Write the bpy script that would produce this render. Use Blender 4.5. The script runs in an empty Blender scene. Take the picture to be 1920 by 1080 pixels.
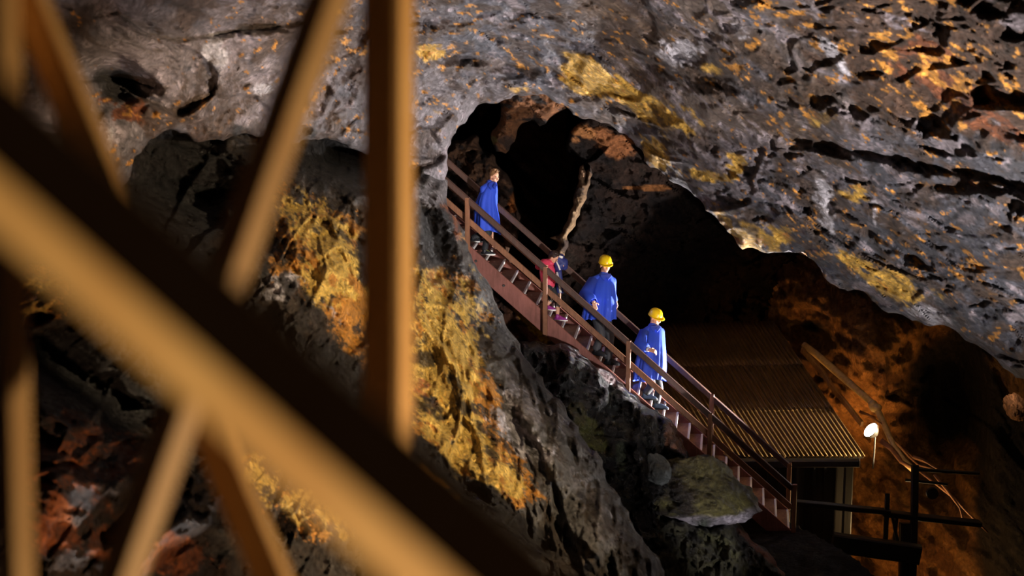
import bpy, bmesh, math, random
import numpy as np
from mathutils import Vector, Matrix

# ------------------------------------------------------------------ camera
F = 3600.0
PITCH = math.radians(12.5)
RT = np.array([1.0, 0, 0])
FW = np.array([0, math.cos(PITCH), -math.sin(PITCH)])
UP = np.array([0, math.sin(PITCH), math.cos(PITCH)])

def P(x, y, d):
    """point seen at photo pixel (x, y) at depth d metres"""
    x = np.asarray(x, float); y = np.asarray(y, float); d = np.asarray(d, float)
    return ((x-960)/F*d)[..., None]*RT + d[..., None]*FW + (-(y-540)/F*d)[..., None]*UP

def V(x, y, d):
    return Vector(P(x, y, d).tolist())

scene = bpy.context.scene
cam_d = bpy.data.cameras.new('camera'); cam = bpy.data.objects.new('camera', cam_d)
scene.collection.objects.link(cam)
cam.rotation_euler = (math.pi/2-PITCH, 0, 0)
cam_d.sensor_width = 36; cam_d.lens = F/1920*36
cam_d.clip_start = .05; cam_d.clip_end = 200
cam_d.dof.use_dof = True; cam_d.dof.focus_distance = 29.8
cam_d.dof.aperture_fstop = (cam_d.lens/1000)/0.036
scene.camera = cam
scene.view_settings.view_transform = 'Standard'
scene.view_settings.look = 'None'
scene.view_settings.gamma = 1
scene.view_settings.exposure = 0.0
scene.view_settings.use_curve_mapping = False
w = bpy.data.worlds.new('world'); scene.world = w; w.use_nodes = True
w.node_tree.nodes['Background'].inputs[0].default_value = (0.035, 0.03, 0.035, 1)
w.node_tree.nodes['Background'].inputs[1].default_value = 0.08

# ------------------------------------------------------------------ lights
def spot(name, loc, target, power, color, deg=60, blend=.6, size=.1):
    l = bpy.data.lights.new(name, 'SPOT'); l.energy = power; l.color = color
    l.spot_size = math.radians(deg); l.spot_blend = blend; l.shadow_soft_size = size
    o = bpy.data.objects.new(name, l); scene.collection.objects.link(o)
    o.location = loc
    o.rotation_euler = (Vector(target)-Vector(loc)).to_track_quat('-Z', 'Y').to_euler()
    return o

def point(name, loc, power, color, size=.05):
    l = bpy.data.lights.new(name, 'POINT'); l.energy = power; l.color = color; l.shadow_soft_size = size
    o = bpy.data.objects.new(name, l); scene.collection.objects.link(o); o.location = loc
    return o

WHITE = (1.0, .95, .92); WARM = (1.0, .62, .25); COOL = (.86, .9, 1.0); ORANGE = (1.0, .45, .12)
LAMP = V(1632, 806, 31.2)
spot('floodlight_beam', LAMP+(V(1100, 560, 30.3)-LAMP).normalized()*.3, V(1180, 430, 30.3), 5600, (1, .94, .92), 84, .5, .06)
spot('ceiling_light', V(2700, 1700, 15), V(1480, 100, 22), 14500, (1, .93, .89), 74, .8, .25)
spot('ceiling_light_left', V(300, 1900, 12), V(500, 60, 20), 3600, (1, .92, .9), 60, .6, .2)
spot('stair_light', V(1500, 1900, 20), V(1080, 600, 30), 2300, (1, .8, .79), 26, .8, .15)
spot('cliff_light', V(2150, 420, 14), V(760, 700, 19), 7600, (1, .76, .48), 56, .5, .12)
spot('low_cliff_light', V(900, 2300, 8), V(250, 850, 14.5), 2200, (1, .62, .36), 60, .5, .12)
spot('boulder_fill', V(1900, 1500, 22), V(1300, 950, 28.2), 2000, (1, .94, .95), 15, .8, .1)  # unseen spot added to brighten the boulder
spot('chamber_light', V(1615, 1045, 33.0), V(1570, 640, 35.8), 520, ORANGE, 64, .9, .1)
point('shed_back_light', V(1610, 1140, 34.3), 90, ORANGE)
point('pole_fill', V(1700, 1022, 31.3), 110, (1, .66, .28), .04)  # unseen point added behind the scaffold to brighten the pole
point('cleft_light', V(925, 560, 32.2), 120, (1, .7, .45))
point('niche_light', V(1893, 728, 30.9), 5, (1, .75, .5), .02)
spot('post_light', (2.2, 4.0, -2.9), (-.3, 3.6, -.8), 560, (1, .70, .38), 80, .6, .03)
spot('handrail_light', (-.35, 1.15, -2.3), (-.32, 1.45, -.4), 175, (1, .74, .40), 64, .8, .03)
point('handrail_fill', (.9, .1, .5), .7, (1, .6, .25), .1)

# ------------------------------------------------------------------ noise
def _hash(ix, iy, iz, seed):
    h = (ix.astype(np.int64)*374761393 + iy.astype(np.int64)*668265263 + iz.astype(np.int64)*2147483647 + seed*144665)
    h = (h ^ (h >> 13))*1274126177
    h = h & 0x7fffffff
    h = ((h ^ (h >> 16))*60493) & 0x7fffffff
    return (h & 0xffff)/65535.0

def vnoise(p, seed=0):
    i = np.floor(p); f = p-i; u = f*f*f*(f*(f*6-15)+10)
    i = i.astype(np.int64)
    r = 0
    for dx in (0, 1):
        wx = u[:, 0] if dx else 1-u[:, 0]
        for dy in (0, 1):
            wy = u[:, 1] if dy else 1-u[:, 1]
            for dz in (0, 1):
                wz = u[:, 2] if dz else 1-u[:, 2]
                r = r+wx*wy*wz*_hash(i[:, 0]+dx, i[:, 1]+dy, i[:, 2]+dz, seed)
    return r*2-1

def fbm(p, octs=5, seed=0, gain=.5, ridged=False):
    a = 1; t = 0; s = 0; q = p.copy()
    for k in range(octs):
        n = vnoise(q, seed+k*7)
        if ridged: n = 1-2*np.abs(n)
        s = s+a*n; t += a; a *= gain
        q = q*2.03+11.7
    return s/t

def facets(u, v, seed, tilt=.6, crease=.12):
    """broken rock planes: cells with a tilt each, creased where they meet"""
    iu = np.floor(u).astype(np.int64); iv = np.floor(v).astype(np.int64)
    f1 = np.full(u.shape, 9.); f2 = f1.copy(); h1 = np.zeros(u.shape)
    z = np.zeros_like(iu)
    for a in (-1, 0, 1):
        for b in (-1, 0, 1):
            cu = iu+a; cv = iv+b
            x = cu+_hash(cu, cv, z, seed); y = cv+_hash(cu, cv, z+1, seed)
            du = u-x; dv = v-y; dd = np.sqrt(du*du+dv*dv)
            h = (_hash(cu, cv, z+2, seed)-.5)+tilt*((_hash(cu, cv, z+3, seed)-.5)*2*du+(_hash(cu, cv, z+4, seed)-.5)*2*dv)
            near = dd < f1
            f2 = np.where(near, f1, np.minimum(f2, dd))
            h1 = np.where(near, h, h1); f1 = np.where(near, dd, f1)
    e = np.clip((f2-f1)/crease, 0, 1); e = e*e*(3-2*e)
    return h1*e, 1-e

def sst(a, b, x):
    t = np.clip((x-a)/(b-a), 0, 1); return t*t*(3-2*t)

def tps(ctrl):
    c = np.array(ctrl, float); n = len(c); X = c[:, :2]/1000
    def ph(r2): return .5*r2*np.log(np.maximum(r2, 1e-12))
    K = ph(((X[:, None]-X[None])**2).sum(-1))+np.eye(n)*.002
    Pm = np.c_[np.ones(n), X]
    A = np.zeros((n+3, n+3)); A[:n, :n] = K; A[:n, n:] = Pm; A[n:, :n] = Pm.T
    sol = np.linalg.solve(A, np.r_[c[:, 2], 0, 0, 0])
    def f(x, y):
        q = np.c_[x, y]/1000
        r = sol[n]+q@sol[n+1:]
        for k in range(n):
            r = r+sol[k]*ph(((q-X[k])**2).sum(-1))
        return r
    return f

def refine(poly, rng, amp=.12, levels=3, minlen=14):
    pts = [tuple(p) for p in poly]
    for _ in range(levels):
        out = []
        for i in range(len(pts)):
            a = pts[i]; b = pts[(i+1) % len(pts)]
            out.append(a)
            L = math.hypot(b[0]-a[0], b[1]-a[1])
            if L > minlen:
                o = min(L, 120)*amp*rng.uniform(-1, 1)
                out.append(((a[0]+b[0])/2-(b[1]-a[1])/L*o, (a[1]+b[1])/2+(b[0]-a[0])/L*o))
        pts = out
    return np.array(pts)

def sdf(px, py, poly):
    n = len(poly); best = np.full(px.shape, 1e18); bx = np.zeros(px.shape); by = np.zeros(px.shape)
    inside = np.zeros(px.shape, bool)
    for i in range(n):
        x0, y0 = poly[i]; x1, y1 = poly[(i+1) % n]
        ex, ey = x1-x0, y1-y0; L2 = ex*ex+ey*ey+1e-9
        t = np.clip(((px-x0)*ex+(py-y0)*ey)/L2, 0, 1)
        qx = x0+t*ex; qy = y0+t*ey
        d = (px-qx)**2+(py-qy)**2
        m = d < best
        best = np.where(m, d, best); bx = np.where(m, qx, bx); by = np.where(m, qy, by)
        if y0 != y1:
            c = ((y0 > py) != (y1 > py)) & (px < (x1-x0)*(py-y0)/(y1-y0)+x0)
            inside ^= c
    d = np.sqrt(best)
    return np.where(inside, -d, d), bx, by

# ------------------------------------------------------------------ materials
def lin(r, g, b):
    f = lambda c: (c/255/12.92) if c/255 <= .04045 else ((c/255+.055)/1.055)**2.4
    return (f(r), f(g), f(b))

def new_mat(name):
    m = bpy.data.materials.new(name); m.use_nodes = True
    nt = m.node_tree; b = nt.nodes['Principled BSDF']
    return m, nt, b

def N(nt, kind, **kw):
    n = nt.nodes.new(kind)
    for k, v in kw.items():
        if k in n.inputs: n.inputs[k].default_value = v
        else: setattr(n, k, v)
    return n

def rock_mat(name, rough=(.35, .85), bump=.06, fine=14., contrast=.55, spec=.5):
    m, nt, b = new_mat(name); L = nt.links.new
    at = N(nt, 'ShaderNodeAttribute', attribute_name='Col')
    tc = N(nt, 'ShaderNodeTexCoord')
    n1 = N(nt, 'ShaderNodeTexNoise', Scale=fine, Detail=8., Roughness=.7); L(tc.outputs['Object'], n1.inputs['Vector'])
    n2 = N(nt, 'ShaderNodeTexNoise', Scale=fine*.25, Detail=10., Roughness=.72); L(tc.outputs['Object'], n2.inputs['Vector'])
    mr = N(nt, 'ShaderNodeMapRange'); L(n1.outputs['Fac'], mr.inputs['Value'])
    mr.inputs['From Min'].default_value = .3; mr.inputs['From Max'].default_value = .7
    mr.inputs['To Min'].default_value = 1-contrast; mr.inputs['To Max'].default_value = 1+contrast
    mx = N(nt, 'ShaderNodeMix', data_type='RGBA', blend_type='MULTIPLY'); mx.inputs[0].default_value = 1
    L(at.outputs['Color'], mx.inputs[6]); L(mr.outputs[0], mx.inputs[7])
    L(mx.outputs[2], b.inputs['Base Color'])
    rr = N(nt, 'ShaderNodeMapRange'); L(n2.outputs['Fac'], rr.inputs['Value'])
    rr.inputs['From Min'].default_value = .35; rr.inputs['From Max'].default_value = .65
    rr.inputs['To Min'].default_value = rough[0]; rr.inputs['To Max'].default_value = rough[1]
    L(rr.outputs[0], b.inputs['Roughness'])
    b.inputs['Specular IOR Level'].default_value = spec
    wv = N(nt, 'ShaderNodeMix', data_type='VECTOR'); wv.inputs[0].default_value = .12
    L(tc.outputs['Object'], wv.inputs[4]); L(n2.outputs['Color'], wv.inputs[5])
    v1 = N(nt, 'ShaderNodeTexVoronoi', Scale=fine*.28); L(wv.outputs[1], v1.inputs['Vector'])
    v2 = N(nt, 'ShaderNodeTexVoronoi', Scale=fine*.9); L(wv.outputs[1], v2.inputs['Vector'])
    b0 = N(nt, 'ShaderNodeBump', Strength=.8, Distance=bump*1.6); L(v1.outputs['Distance'], b0.inputs['Height'])
    b3 = N(nt, 'ShaderNodeBump', Strength=.7, Distance=bump*.5); L(v2.outputs['Distance'], b3.inputs['Height']); L(b0.outputs[0], b3.inputs['Normal'])
    b1 = N(nt, 'ShaderNodeBump', Strength=1.0, Distance=bump*1.6); L(n2.outputs['Fac'], b1.inputs['Height']); L(b3.outputs[0], b1.inputs['Normal'])
    b2 = N(nt, 'ShaderNodeBump', Strength=.9, Distance=bump*.45); L(n1.outputs['Fac'], b2.inputs['Height'])
    L(b1.outputs[0], b2.inputs['Normal']); L(b2.outputs[0], b.inputs['Normal'])
    return m

def wood_mat(name, c1, c2, scale=3., rough=.55, stretch=(14, 14, 1.2)):
    m, nt, b = new_mat(name); L = nt.links.new
    tc = N(nt, 'ShaderNodeTexCoord'); mp = N(nt, 'ShaderNodeMapping'); mp.inputs['Scale'].default_value = stretch
    L(tc.outputs['Object'], mp.inputs['Vector'])
    n = N(nt, 'ShaderNodeTexNoise', Scale=scale, Detail=8., Roughness=.65, Distortion=.6); L(mp.outputs[0], n.inputs['Vector'])
    n3 = N(nt, 'ShaderNodeTexNoise', Scale=2.2, Detail=6., Roughness=.7); L(tc.outputs['Object'], n3.inputs['Vector'])
    ad = N(nt, 'ShaderNodeMath', operation='ADD'); L(n.outputs['Fac'], ad.inputs[0]); L(n3.outputs['Fac'], ad.inputs[1])
    cr = N(nt, 'ShaderNodeMapRange'); L(ad.outputs[0], cr.inputs['Value'])
    cr.inputs['From Min'].default_value = .75; cr.inputs['From Max'].default_value = 1.25
    mx = N(nt, 'ShaderNodeMix', data_type='RGBA'); L(cr.outputs[0], mx.inputs[0])
    mx.inputs[6].default_value = (*c1, 1); mx.inputs[7].default_value = (*c2, 1)
    L(mx.outputs[2], b.inputs['Base Color']); b.inputs['Roughness'].default_value = rough
    bp = N(nt, 'ShaderNodeBump', Strength=.5, Distance=.004); L(n.outputs['Fac'], bp.inputs['Height']); L(bp.outputs[0], b.inputs['Normal'])
    return m

def plain_mat(name, c, rough=.6, metal=0., var=.15, scale=30., bump=.0, sheen=0., emit=None, es=0):
    m, nt, b = new_mat(name); L = nt.links.new
    tc = N(nt, 'ShaderNodeTexCoord')
    n = N(nt, 'ShaderNodeTexNoise', Scale=scale, Detail=5., Roughness=.6); L(tc.outputs['Object'], n.inputs['Vector'])
    mx = N(nt, 'ShaderNodeMix', data_type='RGBA'); L(n.outputs['Fac'], mx.inputs[0])
    mx.inputs[6].default_value = (*[x*(1-var) for x in c], 1); mx.inputs[7].default_value = (*[min(1, x*(1+var)) for x in c], 1)
    L(mx.outputs[2], b.inputs['Base Color']); b.inputs['Roughness'].default_value = rough; b.inputs['Metallic'].default_value = metal
    if sheen: b.inputs['Sheen Weight'].default_value = sheen
    if bump:
        bp = N(nt, 'ShaderNodeBump', Strength=.6, Distance=bump); L(n.outputs['Fac'], bp.inputs['Height']); L(bp.outputs[0], b.inputs['Normal'])
    if emit: b.inputs['Emission Color'].default_value = (*emit, 1); b.inputs['Emission Strength'].default_value = es
    return m

# ------------------------------------------------------------------ object helpers
def link(o, parent=None):
    scene.collection.objects.link(o)
    if parent is not None: o.parent = parent
    return o

def tag(o, label=None, cat=None, group=None, kind=None):
    if label: o['label'] = label
    if cat: o['category'] = cat
    if group: o['group'] = group
    if kind: o['kind'] = kind
    return o

def empty(name, loc=(0, 0, 0), label=None, cat=None, group=None):
    o = bpy.data.objects.new(name, None); o.location = loc; o.empty_display_size = .2
    link(o); return tag(o, label, cat, group)

def mesh_np(name, verts, faces, mat, smooth=True, col=None, parent=None):
    me = bpy.data.meshes.new(name)
    verts = np.asarray(verts, np.float32); faces = np.asarray(faces, np.int32)
    k = faces.shape[1]
    me.vertices.add(len(verts)); me.vertices.foreach_set('co', verts.ravel())
    me.loops.add(faces.size); me.loops.foreach_set('vertex_index', faces.ravel())
    me.polygons.add(len(faces)); me.polygons.foreach_set('loop_start', np.arange(0, faces.size, k, dtype=np.int32))
    try: me.polygons.foreach_set('loop_total', np.full(len(faces), k, np.int32))
    except Exception: pass
    me.polygons.foreach_set('use_smooth', np.full(len(faces), smooth))
    me.update(); me.validate()
    if col is not None:
        a = me.color_attributes.new('Col', 'FLOAT_COLOR', 'POINT')
        c = np.ones((len(verts), 4), np.float32); c[:, :3] = col
        a.data.foreach_set('color', c.ravel())
    me.materials.append(mat)
    return link(bpy.data.objects.new(name, me), parent)

def obj_bm(name, bm, mat, parent=None, smooth=False):
    bmesh.ops.recalc_face_normals(bm, faces=bm.faces)
    me = bpy.data.meshes.new(name); bm.to_mesh(me); bm.free()
    if smooth: me.polygons.foreach_set('use_smooth', [True]*len(me.polygons))
    me.materials.append(mat)
    return link(bpy.data.objects.new(name, me), parent)

def add_beam(bm, a, b, wdt, hgt, up=(0, 0, 1), bev=.0, jitter=0):
    """rectangular timber from a to b; wdt across, hgt along up"""
    a = Vector(a); b = Vector(b); d = (b-a).normalized(); up = Vector(up)
    s = d.cross(up).normalized(); u = s.cross(d).normalized()
    n = 1 if not jitter else 6
    rings = []
    c = min(wdt, hgt)*.12 if bev == 0 else bev
    hw, hh = wdt/2, hgt/2
    prof = [(-hw+c, -hh), (hw-c, -hh), (hw, -hh+c), (hw, hh-c), (hw-c, hh), (-hw+c, hh), (-hw, hh-c), (-hw, -hh+c)]
    for i in range(n+1):
        p = a.lerp(b, i/n)
        j = Vector((random.uniform(-1, 1), random.uniform(-1, 1), random.uniform(-1, 1)))*jitter
        rings.append([bm.verts.new(p+j+s*x+u*y) for x, y in prof])
    for i in range(n):
        for k in range(8):
            bm.faces.new((rings[i][k], rings[i][(k+1) % 8], rings[i+1][(k+1) % 8], rings[i+1][k]))
    bm.faces.new(rings[0][::-1]); bm.faces.new(rings[-1])

def beam(name, a, b, wdt, hgt, mat, parent=None, up=(0, 0, 1), jitter=0):
    bm = bmesh.new(); add_beam(bm, a, b, wdt, hgt, up, 0, jitter)
    return obj_bm(name, bm, mat, parent)

def add_tube(bm, pts, radii, seg=10, cap=True, squash=None):
    pts = [Vector(p) for p in pts]; rings = []
    ref = Vector((.13, .21, .97))
    for i, p in enumerate(pts):
        d = (pts[min(i+1, len(pts)-1)]-pts[max(i-1, 0)]).normalized()
        if abs(d.dot(ref)) > .95: ref = Vector((.9, .3, .1))
        s = d.cross(ref).normalized(); u = s.cross(d)
        r = radii[i] if hasattr(radii, '__len__') else radii
        rings.append([bm.verts.new(p+(s*math.cos(t)+u*math.sin(t))*r) for t in [2*math.pi*k/seg for k in range(seg)]])
    for i in range(len(pts)-1):
        for k in range(seg):
            bm.faces.new((rings[i][k], rings[i][(k+1) % seg], rings[i+1][(k+1) % seg], rings[i+1][k]))
    if cap: bm.faces.new(rings[0][::-1]); bm.faces.new(rings[-1])

def add_capsule(bm, a, b, ra, rb, seg=12):
    a = Vector(a); b = Vector(b); d = (b-a); L = d.length or 1e-6; d = d/L
    pts = []; rad = []
    for t in (-.98, -.8, -.5, 0): pts.append(a+d*ra*t); rad.append(ra*math.sqrt(max(0, 1-t*t)))
    for t in (0, .5, .8, .98): pts.append(b+d*rb*t); rad.append(rb*math.sqrt(max(0, 1-t*t)))
    # monotone frames: use fixed perpendicular
    s = d.cross(Vector((.31, .52, .79))).normalized(); u = s.cross(d); rings = []
    for p, r in zip(pts, rad):
        rings.append([bm.verts.new(p+(s*math.cos(q)+u*math.sin(q))*r) for q in [2*math.pi*k/seg for k in range(seg)]])
    for i in range(len(pts)-1):
        for k in range(seg):
            bm.faces.new((rings[i][k], rings[i][(k+1) % seg], rings[i+1][(k+1) % seg], rings[i+1][k]))
    bm.faces.new(rings[0][::-1]); bm.faces.new(rings[-1])

def add_ellipsoid(bm, c, r, rot=None, seg=20, fn=None):
    g = bmesh.ops.create_uvsphere(bm, u_segments=seg, v_segments=seg*3//4, radius=1)
    for v in g['verts']:
        p = v.co.copy()
        if fn: p = fn(p)
        p = Vector((p.x*r[0], p.y*r[1], p.z*r[2]))
        if rot is not None: p = rot @ p
        v.co = p+Vector(c)

def remeshed(name, bm, voxel, mat, parent=None, smooth_it=2):
    """fuse overlapping shapes into one continuous skin"""
    bmesh.ops.recalc_face_normals(bm, faces=bm.faces)
    me = bpy.data.meshes.new('tmp'); bm.to_mesh(me); bm.free()
    o = bpy.data.objects.new('tmp', me); scene.collection.objects.link(o)
    r = o.modifiers.new('r', 'REMESH'); r.mode = 'VOXEL'; r.voxel_size = voxel; r.use_smooth_shade = True
    if smooth_it:
        s = o.modifiers.new('s', 'SMOOTH'); s.iterations = smooth_it; s.factor = .5
    dg = bpy.context.evaluated_depsgraph_get()
    me2 = bpy.data.meshes.new_from_object(o.evaluated_get(dg))
    bpy.data.objects.remove(o); bpy.data.meshes.remove(me)
    me2.name = name; me2.materials.clear(); me2.materials.append(mat)
    me2.polygons.foreach_set('use_smooth', [True]*len(me2.polygons))
    return link(bpy.data.objects.new(name, me2), parent)

# ------------------------------------------------------------------ rock sheets
def sheet(name, outline, ctrl, cell, colfn, mat, seed, rough=(1.0, .25), fac=(1.1, .35), strata=None,
          lip=6, lipk=.012, rnd=30, rnd_d=.5, amp=.17, relief=None):
    """a real rock surface: depth from control points + relief, its rim curling back into the rock"""
    rng = random.Random(seed)
    base = np.array(outline, float); fine = refine(outline, rng, amp)
    m = lip*cell
    x0, y0 = base.min(0)-m; x1, y1 = base.max(0)+m
    gx = np.arange(x0-20, x1+20, cell); gy = np.arange(y0-20, y1+20, cell)
    X, Y = np.meshgrid(gx, gy); sh = X.shape; X = X.ravel(); Y = Y.ravel()
    s, _, _ = sdf(X, Y, base); bx = X.copy(); by = Y.copy()
    nb = np.abs(s) < max(60, m+40)
    s2, b2x, b2y = sdf(X[nb], Y[nb], fine)
    s[nb] = s2
    out = nb & (s > 0)
    tmpx = bx.copy(); tmpy = by.copy(); tmpx[nb] = b2x; tmpy[nb] = b2y
    bx[out] = tmpx[out]; by[out] = tmpy[out]
    keep = s < m
    idx = np.full(s.shape, -1); idx[keep] = np.arange(keep.sum())
    x = bx[keep]; y = by[keep]; s = s[keep]
    d0 = tps(ctrl)(x, y)
    p0 = P(x, y, d0)
    # strata direction runs from upper left to lower right
    ca, sa = math.cos(.72), math.sin(.72)
    u = p0[:, 0]*ca-p0[:, 2]*sa; v = p0[:, 0]*sa+p0[:, 2]*ca
    if strata: q = np.c_[u*strata[0], v*strata[1], p0[:, 1]*.5]
    else: q = np.c_[u*.8, v*1.15, p0[:, 1]*.5]
    wx = fbm(q*.6, 3, seed+50); wy = fbm(q*.6+37, 3, seed+60)
    qq = q+np.c_[wx, wy, wx]*.4
    h = rough[0]*.5*fbm(qq*.45, 3, seed)+rough[0]*.32*fbm(qq*1.1, 4, seed+3, .55, True)+rough[1]*.35*fbm(qq*3.3, 4, seed+5, .6)
    f1, e1 = facets((q[:, 0]+wx*.5)*fac[0], (q[:, 1]+wy*.5)*fac[0], seed+9)
    f2, e2 = facets((q[:, 0]+wx*.3)*fac[0]*3.1, (q[:, 1]+wy*.3)*fac[0]*3.1, seed+19, .8, .2)
    f3, e3 = facets((q[:, 0]+wx*.2)*fac[0]*9, (q[:, 1]+wy*.2)*fac[0]*9, seed+29, .9, .3)
    h = h+fac[1]*(f1*.9+.16*e1)+fac[1]*.4*(f2+.15*e2)+fac[1]*.14*(f3+.2*e3)
    if relief is not None: h = h+relief(x, y, qq)
    ins = np.clip(1+s/rnd, 0, 1)        # 0 inside, 1 at the rim
    d = d0-h*(.35+.65*(1-np.clip(1+s/14, 0, 1)))+rnd_d*(1-np.sqrt(np.maximum(0, 1-ins**2)))
    d = d+np.where(s > 0, s*lipk*d0*.1*3, 0)
    verts = P(x, y, d)
    I = idx.reshape(sh)
    a = I[:-1, :-1]; b = I[:-1, 1:]; c = I[1:, 1:]; e = I[1:, :-1]
    ok = (a >= 0) & (b >= 0) & (c >= 0) & (e >= 0)
    faces = np.stack([a[ok], e[ok], c[ok], b[ok]], -1)
    col = np.clip(colfn(x, y, qq, p0, h), 0.001, 1)
    return mesh_np(name, verts, faces, mat, True, col)

def G(x, y, cx, cy, rx, ry, ang=0):
    a = math.radians(ang); dx = x-cx; dy = y-cy
    u = dx*math.cos(a)+dy*math.sin(a); v = -dx*math.sin(a)+dy*math.cos(a)
    return np.exp(-((u/rx)**2+(v/ry)**2))

def mixc(c, col, m):
    return c*(1-m[:, None])+np.array(col)[None]*m[:, None]

def patch(c, col, g, n, lo=.42, hi=.6, namp=.45):
    return mixc(c, col, sst(lo, hi, g+namp*n*(.25+g)))

GREY = np.array(lin(120, 112, 116)); SLATE = np.array(lin(76, 76, 86)); BROWN = np.array(lin(96, 64, 38))
DARK = np.array(lin(28, 22, 20)); YEL = np.array(lin(214, 176, 84)); OCHRE = np.array(lin(206, 140, 50))
RUST = np.array(lin(176, 84, 30)); PALE = np.array(lin(206, 200, 208)); OLIVE = np.array(lin(120, 116, 54))

M_CEIL = rock_mat('ceiling_rock', (.4, .85), .05, 16, .5)
M_CLIFF = rock_mat('wet_cliff_rock', (.22, .75), .07, 16, .6, .5)
M_DRY = rock_mat('dry_rock', (.6, .95), .07, 12, .5, .3)
M_INT = rock_mat('shade_toned_chamber_rock', (.9, 1.0), .06, 12, .5, .05)  # specular cut so the shade painted on the chamber rock holds
M_WET = rock_mat('wet_black_rock', (.12, .4), .08, 18, .5, .9)

# ---- ceiling: the great overhanging rock around the arch
def col_ceiling(x, y, q, p, h):
    n = fbm(q*1.3, 6, 101, .62); n2 = fbm(q*2.6+5, 6, 131, .65); n3 = fbm(q*7+9, 4, 151, .6); n4 = fbm(q*.6+3, 4, 171)
    c = np.repeat(GREY[None], len(x), 0)*(.72+.3*n3[:, None])
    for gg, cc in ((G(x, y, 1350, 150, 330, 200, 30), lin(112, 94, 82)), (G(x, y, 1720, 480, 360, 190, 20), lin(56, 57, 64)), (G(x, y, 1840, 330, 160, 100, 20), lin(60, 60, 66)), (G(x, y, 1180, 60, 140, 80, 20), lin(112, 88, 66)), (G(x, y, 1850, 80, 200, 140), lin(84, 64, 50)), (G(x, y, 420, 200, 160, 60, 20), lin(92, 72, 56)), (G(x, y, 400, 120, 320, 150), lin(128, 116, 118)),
                   (G(x, y, 830, 250, 90, 170), lin(130, 122, 126)), (G(x, y, 1000, 80, 180, 90, 10), lin(84, 84, 96)), (G(x, y, 1450, 330, 200, 70, 20), lin(104, 96, 104))):
        c = mixc(c, np.array(cc), .85*sst(.25, .7, gg+.35*n2))
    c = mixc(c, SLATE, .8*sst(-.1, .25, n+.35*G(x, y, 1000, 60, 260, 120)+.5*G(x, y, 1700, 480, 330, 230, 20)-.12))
    c = mixc(c, np.array(lin(70, 50, 36)), .8*sst(.0, .2, n2+.2*n4))
    c = mixc(c, np.array(lin(146, 134, 140)), .85*sst(.14, .3, -n2+.15*n3))
    # dark brown right top
    g = G(x, y, 1850, 130, 280, 200)+.8*G(x, y, 1650, 20, 240, 130)+.5*G(x, y, 330, 260, 200, 90)
    c = patch(c, np.array(lin(72, 48, 32)), g, n2, .5, .8, 1.0)
    c = patch(c, np.array(lin(118, 62, 24)), .85*G(x, y, 1760, 130, 140, 45, 30)+.8*G(x, y, 1850, 230, 90, 30, 35)+.9*G(x, y, 225, 190, 45, 60), n2*.6+n3, .55, .8, 1.6)
    # yellow lichen bands
    g = (G(x, y, 1085, 140, 42, 34, 20)+.9*G(x, y, 1180, 175, 90, 18, 38)+1.05*G(x, y, 1270, 215, 58, 34, 15)+.7*G(x, y, 1130, 160, 60, 20, 35)
         + .8*G(x, y, 1225, 280, 40, 20, 50)+.8*G(x, y, 1300, 325, 60, 14, 15)+.85*G(x, y, 1380, 310, 26, 30)
         + 1.1*G(x, y, 1430, 445, 60, 24, 10)+.8*G(x, y, 1350, 400, 60, 9, 52)+1.0*G(x, y, 1600, 490, 48, 13, 35)
         + 1.2*G(x, y, 1700, 545, 70, 24, 22)+.75*G(x, y, 810, 95, 30, 20)+.6*G(x, y, 980, 165, 30, 10)+.5*G(x, y, 820, 240, 22, 40)
         + .8*G(x, y, 1545, 225, 42, 18, -25)+.8*G(x, y, 1610, 360, 30, 24)+.6*G(x, y, 1340, 130, 26, 20))
    c = patch(c, YEL*np.array([.95, .84, .62]), g, n2*.8+n3*.5, .4, .66, 1.5)
    # orange-yellow flecks over the right half
    reg = sst(1250, 1500, x)*.09+.12*G(x, y, 1790, 440, 140, 80)+.2*G(x, y, 1640, 80, 300, 90, 10)+.16*G(x, y, 1800, 170, 150, 70, 25)+.07*G(x, y, 700, 130, 500, 200)
    fl = fbm(q*9+71, 4, 211, .62)+.3*n2
    c = mixc(c, OCHRE, sst(.44, .52, fl+reg))
    # pale mineral runs
    g = (.95*G(x, y, 1545, 370, 22, 80, -8)+.8*G(x, y, 1640, 400, 9, 40)+.75*G(x, y, 1275, 100, 60, 36, 20)+.8*G(x, y, 1740, 590, 60, 20, 20)
         + .8*G(x, y, 400, 110, 34, 70, 20)+.7*G(x, y, 500, 170, 40, 26)+.6*G(x, y, 205, 260, 30, 40)+.7*G(x, y, 1565, 110, 18, 60, -35)+.55*G(x, y, 1390, 60, 100, 30))
    c = patch(c, PALE*.8, g, fbm(q*5+33, 5, 311, .7), .5, .72, 1.1)
    # shade of the upper left hollow and lip put into the colour
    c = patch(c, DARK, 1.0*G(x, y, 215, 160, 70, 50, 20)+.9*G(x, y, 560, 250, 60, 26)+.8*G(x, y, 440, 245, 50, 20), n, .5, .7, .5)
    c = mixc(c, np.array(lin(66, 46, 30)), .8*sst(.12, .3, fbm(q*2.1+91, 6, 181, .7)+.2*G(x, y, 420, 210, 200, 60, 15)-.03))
    # cracks
    _, e = facets(q[:, 0]*1.2, q[:, 1]*1.2, 77, .5, .05)
    return c*(1-.45*e[:, None]*sst(-.2, .2, n)[:, None])

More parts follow.
